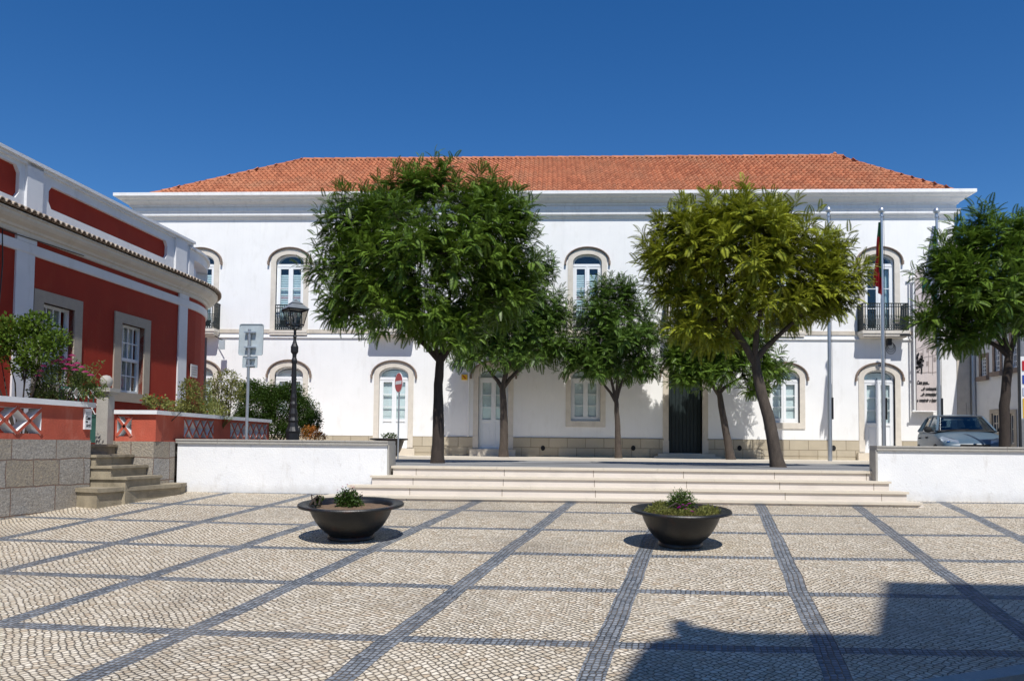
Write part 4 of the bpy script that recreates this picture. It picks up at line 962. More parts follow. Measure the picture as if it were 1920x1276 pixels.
jacaranda('mid-sized tree with reddish trunk, right of the biggest tree and partly under its crown', 945, 857, 25.7, .15, [(945, 790, 0), (942, 720, 0)],
    [(1000, 560, 52, 0), (950, 600, 66, -.3), (1030, 600, 42, .2), (900, 640, 55, .2), (970, 655, 58, -.2), (1030, 655, 40, 0), (880, 670, 30, 0), (1010, 510, 34, .3)], lf3, bark=m_barkg)
jacaranda('small tree with open upright crown in front of the shuttered window', 1160, 857, 25.6, .11, [(1158, 800, 0), (1155, 745, 0)],
    [(1125, 590, 42, 0), (1180, 580, 38, .2), (1110, 650, 48, 0), (1175, 640, 52, -.3), (1215, 635, 34, .1), (1130, 690, 42, -.2), (1195, 695, 40, .1), (1080, 680, 30, .1), (1140, 550, 26, 0), (1175, 545, 20, 0)], lf3, bark=m_barkg)
jacaranda('small dark leaning tree in front of the green door', 1371, 859, 25.2, .13, [(1358, 790, 0), (1347, 730, 0)],
    [(1330, 660, 60, 0), (1285, 660, 40, .2), (1390, 680, 55, -.2), (1440, 690, 32, 0), (1340, 700, 42, -.3), (1300, 695, 34, 0), (1265, 675, 30, .1), (1285, 705, 24, -.1), (1400, 640, 50, .3), (1420, 725, 22, 0)], lf1, bark=m_barkg)
jacaranda('broad yellow-green tree with leaning forked trunk near the right end of the steps', 1460, 873, 15.7, .13, [(1445, 800, 0), (1424, 720, .05), (1414, 665, .1)],
    [(1275, 432, 44, 0), (1335, 425, 50, .3), (1405, 412, 50, -.2), (1465, 430, 46, .2), (1235, 485, 42, 0), (1300, 480, 70, -.4), (1385, 470, 80, -.6), (1470, 480, 70, -.4), (1545, 490, 46, .1), (1580, 530, 40, .2), (1530, 550, 60, 0), (1440, 560, 75, -.3), (1340, 560, 72, 0), (1270, 545, 46, .2), (1330, 630, 40, .3), (1500, 585, 42, .2), (1560, 580, 30, .1), (1300, 610, 34, -.2)], lf2, bark=m_barkg)
jacaranda('dark feathery tree at the right edge, behind the white wall and beside the car', 1884, 868, 15.8, .105, [(1884, 760, 0), (1890, 690, 0), (1892, 655, 0)],
    [(1838, 442, 34, 0), (1795, 488, 46, .2), (1862, 476, 50, -.3), (1915, 482, 52, .2), (1762, 505, 30, 0), (1790, 530, 45, 0), (1850, 540, 66, -.4), (1920, 560, 70, 0), (1800, 590, 44, .2), (1860, 610, 50, 0), (1975, 500, 70, 0), (1960, 590, 60, .2), (1775, 640, 24, .2), (1905, 440, 28, 0), (1750, 600, 24, .1)], lf1, bark=m_bark)
# leafy bushes
def leaf_t(L, w): return np.array([[[0, 0, 0], [L*.5, -w/2, .12*L], [L, 0, -.05*L], [L*.5, w/2, .12*L]]])
def bush(name, label, cat, base, blobs, leaf, n, L, w, stems=6, zmin=-.8, upb=.3, stemcol=m_bark, extra=None, group=None, shell=.5):
    base = Vector(base)
    if base.x < -4 and 11 < base.y < 17: base.z = 1.62
    if base.x < -4 and 17 <= base.y < 20: base.z = TZ-.07
    t = thing(name, label, cat, tuple(base), group=group); O = []; Dn = []
    for c, r in blobs:
        dv = rdir(int(n*r[0]*r[2]*150)+14, zmin); fr = RNG.uniform(shell, 1, (len(dv), 1)); O.append(np.array(c)+dv*np.array(r)*fr*(1+RNG.normal(0, .10, (len(dv), 1)))); Dn.append(dv)
    O = np.concatenate(O); Dn = np.concatenate(Dn); D = unit(Dn*.7+RNG.normal(0, .6, O.shape)+np.array([0, 0, upb])); U = RNG.normal(0, .5, O.shape)+np.array([0, 0, 1.])
    fol('foliage', leaf, t, place(leaf_t(L, w), O, D, U, RNG.uniform(.6, 1.25, len(O))))
    b = MB(); bv = Vector(base)
    for i in range(stems):
        e = Vector(O[random.randrange(len(O))]); m_ = bv.lerp(e, .5)+Vector((random.uniform(-.08, .08), random.uniform(-.08, .08), .08)); s0 = bv+Vector((random.uniform(-.08, .08), random.uniform(-.05, .05), 0))
        b.tube([s0, m_, e], [.014, .010, .004], 5)
    b.build('stems', stemcol, t); return t, O
def flowers(t, pts, m_, r, name='flower', k=7):
    """double rosettes of petals"""
    for p in pts:
        b = MB(); p = Vector(p)
        for ring, (rr, z, kk) in enumerate(((r, 0, k), (r*.7, r*.25, k-1), (r*.4, r*.45, 4))):
            for i in range(kk):
                a = 2*math.pi*i/kk+ring*.4; c, s = math.cos(a), math.sin(a)
                b.add([p+Vector((0, 0, z*.5)), p+Vector((c*rr*.6-s*rr*.35, s*rr*.6+c*rr*.35, z+rr*.2)), p+Vector((c*rr, s*rr, z+rr*.05)), p+Vector((c*rr*.6+s*rr*.35, s*rr*.6-c*rr*.35, z+rr*.2))], [(0, 3, 2, 1)])
        b.build(name, m_, t)
m_pinkfl = leafmat('pink_petals', (.55, .05, .25), (.70, .16, .42), .2); m_redfl = leafmat('red_petals', (.55, .01, .02), (.65, .03, .03), .2); m_orfl = leafmat('orange_petals', (.10, .11, .02), (.60, .17, .03), .2); m_purp = leafmat('magenta_petals', (.45, .02, .35), (.6, .05, .5), .2)
lb1 = leafmat('glossy_leaf', (.045, .10, .012), (.15, .22, .03), .3, .35); lb2 = leafmat('rose_leaf', (.06, .11, .03), (.20, .25, .07), .3); lb3 = leafmat('dark_shrub_leaf', (.022, .06, .010), (.07, .12, .018), .3); lb4 = leafmat('pale_leaf', (.14, .16, .04), (.30, .30, .09), .35); lb5 = leafmat('sword_leaf', (.10, .14, .04), (.24, .28, .09), .3)
def BB(lst, Y, f=1.0): return [(tuple(at(px, py, Y+dY)), (rx*Y/FL, rx*Y/FL*.9, rz*Y/FL)) for px, py, rx, rz, dY in lst]
bush('shrub', 'glossy green shrub with bare lower stems, leftmost above the red garden wall', 'shrub', at(45, 745, 11.3), BB([(25, 625, 40, 35, 0), (70, 610, 32, 28, .1), (105, 640, 28, 26, 0), (20, 665, 30, 22, 0), (75, 660, 38, 28, -.1), (-30, 640, 50, 40, 0), (45, 690, 26, 18, 0), (50, 640, 50, 40, .1)], 11.3), lb1, 62, .062, .038, 9)
t, O = bush('rose_bush', 'straggling rose bush with pink blooms beside the gate pillar', 'rose bush', at(110, 765, 11.6), BB([(120, 705, 45, 30, 0), (80, 735, 26, 22, 0), (155, 715, 26, 24, 0), (100, 745, 38, 16, 0), (60, 700, 24, 18, 0), (170, 735, 22, 18, 0)], 11.6), lb2, 150, .042, .022, 14)
flowers(t, [at(px, py, 11.35) for px, py in ((82, 687), (76, 696), (102, 678), (116, 671), (124, 676), (135, 667), (138, 686), (122, 692), (141, 694), (170, 704), (153, 689), (130, 674), (96, 682), (110, 676), (128, 684), (145, 682), (118, 680), (72, 705), (160, 698))], m_pinkfl, .056)
b = MB()
for pts in (((150, 740), (170, 715), (188, 690)), ((185, 700), (200, 715), (196, 745)), ((98, 762), (100, 780), (96, 790))): b.tube([at(px, py, 11.5) for px, py in pts], [.006, .005, .003], 5)
b.build('arching_cane', lb4, t)
T_ = leaf_t(.045, .026); 
for spots in (((165, 690), (175, 686), (188, 682), (180, 690), (170, 700)), ((190, 715), (198, 725), (190, 735), (198, 745)), ((100, 775), (98, 788), (106, 790), (94, 784))):
    P_ = np.array([[*at(px+random.uniform(-7, 7), py+random.uniform(-6, 6), 11.5)] for px, py in spots for _ in range(12)])
    fol('side_shoot', lb2, t, place(T_, P_, unit(RNG.normal(0, 1, P_.shape)), RNG.normal(0, .4, P_.shape)+np.array([0, 0, 1.]), RNG.uniform(.7, 1.2, len(P_))))
t, O = bush('geranium', 'small red geranium on the garden wall below the villa window', 'flowers', at(300, 775, 13.2), BB([(295, 755, 26, 15, 0), (325, 762, 22, 10, 0), (275, 750, 12, 10, 0)], 13.2), lb4, 90, .040, .036, 6)
flowers(t, [at(px, py, 13.05) for px, py in ((302, 742), (307, 746), (298, 747), (264, 751), (281, 740))], m_redfl, .034)
t, O = bush('shrub', 'loose yellow-green shrub with reddish shoots in front of the villa corner', 'shrub', at(360, 790, 14.8), BB([(360, 755, 24, 34, 0), (345, 775, 26, 14, 0), (400, 770, 30, 18, .1), (355, 725, 18, 18, 0), (345, 765, 20, 18, 0)], 14.8), lb4, 75, .05, .026, 12)
flowers(t, [at(px, py, 14.6) for px, py in ((381, 757), (389, 771))], m_redfl, .02)
t, O = bush('shrub', 'open twiggy shrub with pale leaf tufts rising above the sword-leaved clump', 'shrub', at(425, 790, 16.4), BB([(425, 712, 26, 20, 0), (395, 728, 16, 20, 0), (440, 735, 20, 24, 0), (415, 745, 30, 24, 0), (400, 765, 34, 20, 0)], 16.4), lb4, 62, .06, .022, 22)
# sword leaves
t = thing('sword_leaf_plant', 'clump of long upright sword-shaped leaves between the shrubs on the garden wall', 'plant', tuple(at(404, 792, 15.1)))
b = MB(); o_ = at(404, 792, 15.1); o_.z = 1.62
for i in range(46):
    a = random.uniform(0, 2*math.pi); ln = random.uniform(.85, 1.35); lean = random.uniform(.1, .75); d = Vector((math.cos(a), math.sin(a)*.8, 0)); p0 = o_+d*.05; vs = []; sd_ = Vector((-d.y, d.x, 0))
    for j in range(6): u = j/5; c = p0+d*(lean*ln*u*u)+Vector((0, 0, ln*(u-.30*u*u*lean*1.5))); w_ = .022*(1-u)**.6+.001; vs += [c-sd_*w_, c+sd_*w_]
    b.add(vs, [(2*j, 2*j+1, 2*j+3, 2*j+2) for j in range(5)])
b.build('leaves', lb5, t)
bush('shrub', 'dense dark green shrub behind the white wall, around the street lamp foot', 'shrub', at(515, 835, 18.4), BB([(480, 765, 42, 40, .3), (530, 760, 44, 36, .4), (565, 775, 28, 34, .3), (505, 800, 55, 26, .3), (560, 805, 35, 20, .2), (470, 735, 30, 24, .4), (510, 740, 28, 20, .4), (460, 790, 26, 26, .2), (545, 735, 24, 20, .3), (585, 790, 20, 24, .2), (515, 850, 60, 28, .2), (565, 850, 36, 26, .1)], 18.2), lb3, 200, .045, .024, 10)
bush('flower_bed_plant', 'low plant with orange flowers at the right foot of the dark shrub', 'flowers', at(583, 835, 17.4), BB([(582, 812, 22, 15, 0), (600, 818, 12, 9, 0), (585, 842, 22, 22, 0)], 17.4), m_orfl, 130, .035, .024, 6)
bush('shrub', 'thin leafy sprays on top of the dark shrub behind the sign post', 'shrub', at(500, 780, 18.8), BB([(495, 725, 32, 16, .3), (560, 740, 26, 22, .3), (590, 770, 14, 20, .3)], 18.6), lb2, 26, .05, .022, 14)
# ------------------------------------------------------------------ planters
def planter(label, loc, R, h, tilt, group='black iron bowl planters'):
    t = thing('planter', label, 'planter', loc, (tilt, 0, 0), group=group); s = R/.59; k_ = h/.45; b = LMB()
    prof = [(0, .0), (.25, 0), (.262, .012), (.262, .035), (.252, .05), (.262, .072), (.305, .105), (.358, .165), (.40, .235), (.432, .30), (.450, .35), (.468, .395), (.50, .408), (.575, .416), (.59, .418), (.594, .436), (.585, .45), (.56, .452), (.48, .440), (.462, .42), (.452, .39), (.44, .36)]
    b.lathe([(r*s, z*k_) for r, z in prof], n=56); b.build('bowl', m_planter, t, smooth=True)
    b = LMB(); n = 40; vs = [(0, 0, .41*k_)]; 
    for ring in range(1, 7):
        for i in range(n): a = 2*math.pi*i/n; r = .446*s*ring/6; vs.append((r*math.cos(a), r*math.sin(a), (.405-.02*(ring/6)**2)*k_+random.uniform(-.008, .010)))
    fs = [(0, 1+i, 1+(i+1) % n) for i in range(n)] + [(1+(r-1)*n+i, 1+r*n+i, 1+r*n+(i+1) % n, 1+(r-1)*n+(i+1) % n) for r in range(1, 6) for i in range(n)]
    b.add(vs, fs); b.build('soil', m_soil, t)
    return t
tl = math.atan(SL); Yp, Yq = 9.32, 9.18
pl1 = Vector((X_(659, Yp, 980), Yp, gz(Yp))); pl2 = Vector((X_(1275.5, Yq, 985), Yq, gz(Yq)))
planter('black bowl planter with mostly bare soil and one small bush, on the plaza', tuple(pl1), .610, .412, tl)
planter('black bowl planter full of succulents and a round green bush, on the plaza', tuple(pl2), .560, .414, tl)
def PP(p, r, z, a=0): return (p.x+r*math.cos(a), p.y+r*math.sin(a), p.z+z+SL*r*math.sin(a))
def pb(p, lst): return [((p.x+x, p.y+y, p.z+z-.035+SL*y), r) for x, y, z, r in lst]
t, O = bush('potted_shrub', 'small round bush with tiny pink buds in the mostly bare planter', 'shrub', PP(pl1, .05, .41, 3.1), pb(pl1, [(-.055, 0, .49, (.145, .13, .11)), (-.02, 0, .44, (.16, .14, .06))]), lb3, 380, .028, .018, 8)
t['category'] = 'shrub'
flowers(t, [(pl1.x+x, pl1.y-.05, pl1.z+z) for x, z in ((-.10, .60), (-.045, .625), (0.0, .61), (.02, .59), (.035, .60), (-.16, .56))], m_pinkfl, .014)
bush('potted_herb', 'small leafy sprig at the left rim of the mostly bare planter', 'plant', PP(pl1, .40, .40, 3.4), pb(pl1, [(-.385, -.08, .45, (.045, .04, .06)), (-.36, -.06, .50, (.05, .04, .03))]), lb3, 500, .022, .014, 5)
bush('potted_shrub', 'neat round dark green bush in the planter of succulents', 'shrub', PP(pl2, 0, .41), pb(pl2, [(.02, .05, .515, (.165, .15, .14)), (.02, .05, .46, (.15, .14, .08))]), leafmat('box_leaf', (.03, .085, .01), (.12, .20, .02)), 620, .024, .010, 8, upb=.1)
t, O = bush('succulent', 'yellow-green succulents with magenta blooms spilling round the bush in the right planter', 'plant', PP(pl2, .1, .41), pb(pl2, [(-.25, -.05, .425, (.16, .22, .055)), (-.14, -.22, .42, (.18, .15, .05)), (.12, -.24, .42, (.20, .13, .06)), (.30, -.05, .43, (.13, .24, .06)), (-.2, .12, .45, (.12, .1, .06))]), lb4, 480, .030, .013, 4, upb=.9)
flowers(t, [(pl2.x+x, pl2.y-.30, pl2.z+z-.02) for x, z in ((-.055, .475), (-.02, .50), (.02, .49), (.055, .515), (.04, .51), (.01, .455), (.075, .43), (-.07, .465), (.085, .425))], m_purp, .018)
Yb = 24.6; pb3 = Vector((X_(729, Yb), Yb, TZ-.07)); planter('far dark bowl planter half hidden by the end of the left white wall', tuple(pb3), .59, .62, 0)
bush('potted_herb', 'sparse leafy plant in the far planter by the no-entry sign', 'plant', (pb3.x+.05, Yb, pb3.z+.55), [((pb3.x+.02, Yb, pb3.z+.68), (.26, .2, .10))], lb3, 45, .06, .045, 8)
# ------------------------------------------------------------------ street lamp
lx, ly = X_(548.5, 15.0), 15.0; lz = TZ
def zl(py): return at(549, py, ly).z
lamp = thing('street_lamp', 'old black cast-iron street lamp with a glazed four-sided lantern', 'street lamp', (lx, ly, lz))
b = MB(); P_ = [(.17, 0), (.17, .10), (.14, .13), (.13, .30), (.15, .33), (.10, .38), (.085, .55)]
zq = [(.165, lz), (.165, lz+.12), (.125, lz+.16), (.125, zl(812)), (.14, zl(808)), (.10, zl(800)), (.085, zl(792)), (.10, zl(788)), (.075, zl(782)), (.085, zl(775)), (.060, zl(765)), (.075, zl(757)), (.055, zl(752)), (.062, zl(745)), (.048, zl(738)), (.045, zl(690)), (.042, zl(682)), (.055, zl(679)), (.055, zl(675)), (.038, zl(670)), (.040, zl(664)), (.070, zl(660)), (.072, zl(650)), (.045, zl(644)), (.028, zl(638)), (.026, zl(634)), (.036, zl(631)), (.026, zl(628)), (.024, zl(620)), (.034, zl(618)), (.02, zl(615))]
b.lathe([(r, z) for r, z in zq], (lx, ly, 0), 14); b.build('post', m_black, lamp, smooth=False)
za, zc, ze_, zt_ = zl(609), zl(581), zl(570), zl(562); hb, ht = .125, .185; rot = rad(38)
def LP(x, y, z): return (lx+x*math.cos(rot)-y*math.sin(rot), ly+x*math.sin(rot)+y*math.cos(rot), z)
b = MB()
for sx_, sy_ in ((-1, -1), (1, -1), (1, 1), (-1, 1)):
    b.bar(LP(sx_*hb, sy_*hb, za), LP(sx_*ht, sy_*ht, zc), .012); b.tube([(lx, ly, zl(617)), LP(sx_*hb*.9, sy_*hb*.9, zl(613)), LP(sx_*hb, sy_*hb, za)], .009, 5)
cr = [(-1, -1), (1, -1), (1, 1), (-1, 1)]
for i in range(4):
    p, q = cr[i], cr[(i+1) % 4]; b.bar(LP(p[0]*hb, p[1]*hb, za), LP(q[0]*hb, q[1]*hb, za), .02); b.bar(LP(p[0]*ht, p[1]*ht, zc), LP(q[0]*ht, q[1]*ht, zc), .022)
b.tube([(lx, ly, za), (lx, ly, zc-.1)], .012, 5); b.build('lantern_frame', m_black, lamp)
b = MB()
for i in range(4): p, q = cr[i], cr[(i+1) % 4]; e = .97; b.add([LP(p[0]*hb*e, p[1]*hb*e, za), LP(q[0]*hb*e, q[1]*hb*e, za), LP(q[0]*ht*e, q[1]*ht*e, zc), LP(p[0]*ht*e, p[1]*ht*e, zc)], [(0, 1, 2, 3)])
b.build('lantern_glass', m_lampgl, lamp)
b = MB(); vs = [LP(x*(ht+.02), y*(ht+.02), zc+.012) for x, y in cr]+[LP(x*.10, y*.10, ze_) for x, y in cr]+[LP(x*.115, y*.115, ze_+.003) for x, y in cr]+[(lx, ly, zt_+.01)]
b.add(vs, [(i, (i+1) % 4, 4+(i+1) % 4, 4+i) for i in range(4)]+[(8+i, 8+(i+1) % 4, 12) for i in range(4)]+[(3, 2, 1, 0), (11, 10, 9, 8)]); b.build('lantern_roof', mat('lantern_zinc', (.34, .37, .40), .4, .1, 9, metal=.6), lamp)
b = MB(); b.lathe([(0, .10), (.03, .09), (.035, .03), (.02, 0), (.02, -.1)], (lx, ly, za+.14), 10); b.build('bulb', m_signwhite, lamp)
# ------------------------------------------------------------------ sign seen from behind
sy = 14.25; s0 = at(462, 822, sy); s1 = at(468, 617, sy)
t = thing('road_sign', 'grey back of a square road sign with smaller plate below, on a galvanised post', 'road sign', (s0.x, sy, TZ))
b = MB(); b.tube([(s0.x-(s1.x-s0.x)*.35, sy, TZ), s1], .027, 12); b.build('post', m_steel, t)
def plate(px0, px1, py0, py1, Y, tilt=.018):
    a = at(px0, py1, Y); c = at(px1, py0, Y); return a, c
def rrect(x0, x1, z0, z1, r=.03, sk=.02):
    pts = []
    for cx, cz, a0 in ((x1-r, z0+r, -90), (x1-r, z1-r, 0), (x0+r, z1-r, 90), (x0+r, z0+r, 180)):
        for j in range(5): a = rad(a0+22.5*j); pts.append((cx+r*math.cos(a)+sk*(cz-z0), cz+r*math.sin(a)))
    return pts
a, c = plate(447, 494, 607, 666, sy+.05); b = MB(); b.slab(rrect(a.x, c.x, a.z, c.z, .04), [], sy+.048, sy+.052)
hh = rrect(a.x, c.x, a.z, c.z, .04); hi = rrect(a.x+.012, c.x-.012, a.z+.012, c.z-.012, .03); b.slab(hh, [hi], sy+.034, sy+.048); p_ = b.build('sign_plate', m_signb, t)
a, c = plate(454.5, 483, 667, 689, sy+.05); b = MB(); b.slab(rrect(a.x, c.x, a.z, c.z, .01), [rrect(a.x+.01, c.x-.01, a.z+.01, c.z-.01, .008)], sy+.036, sy+.048); b.slab(rrect(a.x, c.x, a.z, c.z, .01), [], sy+.048, sy+.052); b.build('lower_plate', m_signb, t)
for py, w in ((622, 20), (650, 20), (671, 16), (685, 16)):
    b = MB(); a = at(466-w*.45, py, sy-.05); c = at(466+w*.55, py, sy-.05); b.box(a.x, c.x, sy-.034, sy+.047, a.z-.013, a.z+.013); b.build('clamp', m_steel, t)
# no-entry sign
ny_ = 24.0; q = at(750.5, 717, ny_); base = Vector((X_(746.5, ny_), ny_, TZ-.07)); sc_ = 38*ny_/FL/2
t = thing('no_entry_sign', 'round red no-entry sign with white bar turned sideways on a thin post', 'road sign', tuple(base))
b = MB(); b.tube([tuple(base), (q.x-.03, ny_, q.z+.2)], .025, 8); b.build('post', m_steel, t)
sa = rad(-57)
def ND(u, n, z): return (q.x+u*math.cos(sa)-n*math.sin(-sa)*0+u*0, q.y+u*math.sin(sa), z) if n == 0 else (q.x+u*math.cos(sa)+n*math.sin(sa), q.y+u*math.sin(sa)-n*math.cos(sa), z)
b = MB(); circ = [(sc_*math.cos(i*math.pi/16), sc_*math.sin(i*math.pi/16)) for i in range(32)]
b.slab(circ, [], .04, .055, frame=lambda x, y, z: ND(x, y, q.z+z)); pl_ = b.build('disc', m_signwhite, t)
b = MB(); b.slab([(x*.94, z*.94) for x, z in circ], [], .055, .059, frame=lambda x, y, z: ND(x, y, q.z+z)); b.build('red_face', m_signred, pl_)
b = MB(); b.slab(rect(-sc_*.76, sc_*.76, -sc_*.17, sc_*.17), [], .059, .063, frame=lambda x, y, z: ND(x, y, q.z+z)); b.build('white_bar', m_signwhite, pl_)
# ------------------------------------------------------------------ flagpoles and flags
FPY = 24.4
def flag(label, x, ztop, zbot, mats, wtop, wbot, side=-1, split=None):
    t = thing('flag', label, 'flag', (x, FPY, ztop)); b = MB(); nu, nv = 22, 26; vs = []; fs = []; ms = []
    for j in range(nv+1):
        v = j/nv; w = wtop+(wbot-wtop)*min(1, v*1.25)**1.2; zb_ = (ztop-zbot)*(v+.0)
        for i in range(nu+1):
            u = i/nu; x_ = x+side*(.03+w*u)+.03*math.sin(v*9+u*3)*v*u; y_ = FPY+.07*math.sin(u*21+v*2.5)*(.3+v); z_ = ztop-zb_*(1-.10*u)-(.10*math.sin(u*6+1)*v)
            vs.append((x_, y_, z_))
    b.add(vs, [])
    for j in range(nv):
        for i in range(nu):
            u, v = i/nu, j/nv; mi = split(u, v); b.f.append((j*(nu+1)+i, j*(nu+1)+i+1, (j+1)*(nu+1)+i+1, (j+1)*(nu+1)+i)); b.m.append(mi)
    b.build('cloth', mats, t, smooth=True)
poles = []
for i, (px, pt, lab) in enumerate(((1556.5, 388, 'leftmost of three tall grey flagpoles, rising behind the broad yellow-green tree'), (1657.5, 389, 'middle of three tall grey flagpoles, carrying the red and green flag'), (1762, 390, 'rightmost of three tall grey flagpoles, beside the pale banner'))):
    x = X_(px, FPY, 860); zt = at(px-4, pt, FPY).z; zm = TZ+(zt-TZ)*.30
    t = thing('flagpole', lab, 'flagpole', (x, FPY, TZ), group='three flagpoles before the town hall')
    b = MB(); b.tube([(x, FPY, TZ-.07), (x, FPY, zm)], .062, 14); b.tube([(x, FPY, zm), (x, FPY, zm+2.6)], .052, 14); b.tube([(x, FPY, zm+2.6), (x, FPY, zt-.25)], [.042, .036], 14); b.lathe([(.12, 0), (.12, .03), (.07, .04)], (x, FPY, TZ-.07), 14); b.build('mast', m_steel, t, smooth=True)
    b = MB(); b.lathe([(0, .17), (.06, .155), (.09, .11), (.10, .06), (.08, .015), (.04, 0), (.04, -.06), (.055, -.07), (.055, -.12), (.03, -.14)], (x, FPY, zt-.17), 16); b.build('ball_finial', m_steel, t, smooth=True)
    b = MB(); b.tube([(x+.075, FPY-.02, TZ+1.3), (x+.06, FPY-.02, zt-.25)], .006, 4); b.box(x+.05, x+.09, FPY-.07, FPY-.03, TZ+1.25, TZ+1.9); b.build('halyard', m_black, t)
    poles.append((x, zt))
x, zt = poles[1]; flag('red and green flag hanging furled against the middle flagpole', x, zt-.45, at(1650, 548, FPY).z, [m_flagg, m_flagr, m_yellow], .06, .22, -1, lambda u, v: 0 if (v < .22 or (u < .42 and v < .74)) else (2 if (.42 <= u < .50 and .3 < v < .62) else 1))
x, zt = poles[0]; flag('blue flag hanging furled on the left flagpole, mostly behind the yellow-green tree', x, zt-.7, at(1550, 555, FPY).z, [m_flagb], .10, .25, -1, lambda u, v: 0)
x, zt = poles[2]; flag('pale flag with teal ends hanging furled on the right flagpole', x, zt-.55, at(1755, 560, FPY).z, [m_flagw, m_flagt], .10, .42, -1, lambda u, v: 1 if v > .85 or (u < .35 and v < .6) else 0)
# ------------------------------------------------------------------ parked car
def car():
    CX, CY = at(1829, 830, 21.2).x, 21.2; g = TZ-.07; beta = -rad(14.5)
    t = thing('parked_car', 'pale blue-grey compact hatchback parked facing the plaza behind the right white wall', 'car', (CX, CY, g), (0, 0, beta))
    # local frame: front at y=0, length towards +y, half width .81
    L_, HW = 3.75, .815
    def body():
        b = LMB(); st_ = []
        # stations: y, half width, z bottom, z belt, z centre top, shoulder width
        S_ = [(.0, .50, .25, .50, .52), (.03, .66, .20, .58, .61), (.14, .745, .17, .66, .70), (.45, .795, .17, .76, .83), (.80, .81, .17, .84, .92), (1.05, .815, .17, .89, .97), (1.6, .815, .17, .92, .98), (2.4, .815, .17, .94, .99), (3.1, .80, .17, .96, 1.0), (3.55, .77, .2, .95, .99), (3.70, .70, .25, .90, .93), (3.75, .6, .35, .7, .72)]
        for y, hw, zb_, zk, zc in S_:
            row = []
            for s in (1, -1):
                pr = [(hw*.90, zb_), (hw*.985, zb_+.10), (hw*1.0, (zb_+zk)/2), (hw*.985, zk-.06), (hw*.93, zk), (hw*.72, zk+(zc-zk)*.55), (hw*.38, zk+(zc-zk)*.9), (0, zc)]
                row += [(s*x, y, z) for x, z in (pr if s == 1 else pr[-2::-1])]
            st_.append(row)
        n = len(st_[0]); vs = [p for r in st_ for p in r]; fs = []
        for i in range(len(st_)-1):
            for j in range(n-1): fs.append((i*n+j, i*n+j+1, (i+1)*n+j+1, (i+1)*n+j))
            fs.append((i*n+n-1, i*n, (i+1)*n, (i+1)*n+n-1))
        fs += [tuple(range(n-1, -1, -1)), tuple((len(st_)-1)*n+j for j in range(n))]
        b.add(vs, fs); return b.build('body', m_car, t, smooth=True)
    bd = body()
    md = bd.modifiers.new('s', 'SUBSURF'); md.levels = 1; md.render_levels = 2
    # cabin key points (x, y, z): windscreen base/top, side pillars
    zr = 1.42; wb, wt = .70, .535
    Apb, Apt = (wb, .98, .95), (wt, 1.62, 1.355); Bpb, Bpt = (.755, 2.05, .955), (.575, 2.08, 1.40); Cpb, Cpt = (.745, 3.0, .965), (.56, 2.95, 1.38); Dpb, Dpt = (.68, 3.52, .97), (.50, 3.28, 1.33)
    def mir(p): return (-p[0], p[1], p[2])
    b = LMB()
    # roof skin
    rw = []
    for y, hw, zc, ze2 in ((1.60, .535, 1.385, 1.352), (1.75, .56, 1.415, 1.378), (2.1, .58, 1.435, 1.402), (2.6, .575, 1.43, 1.40), (3.0, .555, 1.405, 1.378), (3.32, .50, 1.35, 1.325)):
        rw.append([(-hw, y, ze2-.02), (-hw*.93, y, ze2+.01), (-hw*.5, y, zc-.006), (0, y, zc), (hw*.5, y, zc-.006), (hw*.93, y, ze2+.01), (hw, y, ze2-.02)])
    vs = [p for r in rw for p in r]; b.add(vs, [(i*7+j, i*7+j+1, (i+1)*7+j+1, (i+1)*7+j) for i in range(5) for j in range(6)]); b.build('roof', m_car, t, smooth=True)
    b = LMB()
    for f_ in (lambda p: p, mir):
        b.bar(f_(Apb), f_(Apt), .055, .05); b.bar(f_(Bpb), f_(Bpt), .06, .04); b.bar(f_(Cpb), f_(Cpt), .07, .05); b.bar(f_(Dpb), f_(Dpt), .14, .08)
        b.bar(f_(Apt), f_(Bpt), .05, .05); b.bar(f_(Bpt), f_(Cpt), .05, .05); b.bar(f_(Cpt), f_(Dpt), .05, .05); b.bar(f_((.72, 1.0, .935)), f_((.76, 3.1, .955)), .05, .05)
    b.build('pillars', m_car, t)
    b = LMB(); e = .98
    n = 8; vs = []
    for i in range(n+1):
        u = -1+2*i/n; vs += [(u*wb, .97-.10*(1-u*u), .945), (u*wt, 1.60-.05*(1-u*u), 1.372)]
    b.add(vs, [(2*i, 2*i+2, 2*i+3, 2*i+1) for i in range(n)]); b.build('windscreen', m_carglass, t, smooth=True)
    b = LMB(); n = 8; vs = []
    for i in range(n+1):
        u = -1+2*i/n; vs += [(u*wb, .965-.10*(1-u*u), .94), (u*wb*.985, 1.0-.10*(1-u*u), .975)]
    b.add(vs, [(2*i, 2*i+2, 2*i+3, 2*i+1) for i in range(n)])
    vs = []
    for i in range(n+1):
        u = -1+2*i/n; vs += [(u*wt*1.03, 1.56-.05*(1-u*u), 1.345), (u*wt, 1.61-.05*(1-u*u), 1.382)]
    b.add(vs, [(2*i, 2*i+2, 2*i+3, 2*i+1) for i in range(n)]); b.bar((-.5, .90, .975), (.05, .93, 1.0), .018); b.bar((.0, .89, .975), (.55, .95, 1.0), .018); b.build('windscreen_seal', m_rubber, t)
    b = LMB()
    for f_, o in ((lambda p: p, 0), (mir, 1)):
        b.add([f_(p) for p in (Apb, Bpb, Bpt, Apt)], [(0, 1, 2, 3)]); b.add([f_(p) for p in (Bpb, Cpb, Cpt, Bpt)], [(0, 1, 2, 3)]); b.add([f_(p) for p in (Cpb, Dpb, Dpt, Cpt)], [(0, 1, 2, 3)])
    b.add([Dpb, mir(Dpb), mir(Dpt), Dpt], [(0, 1, 2, 3)]); b.build('side_glass', m_carglass, t)
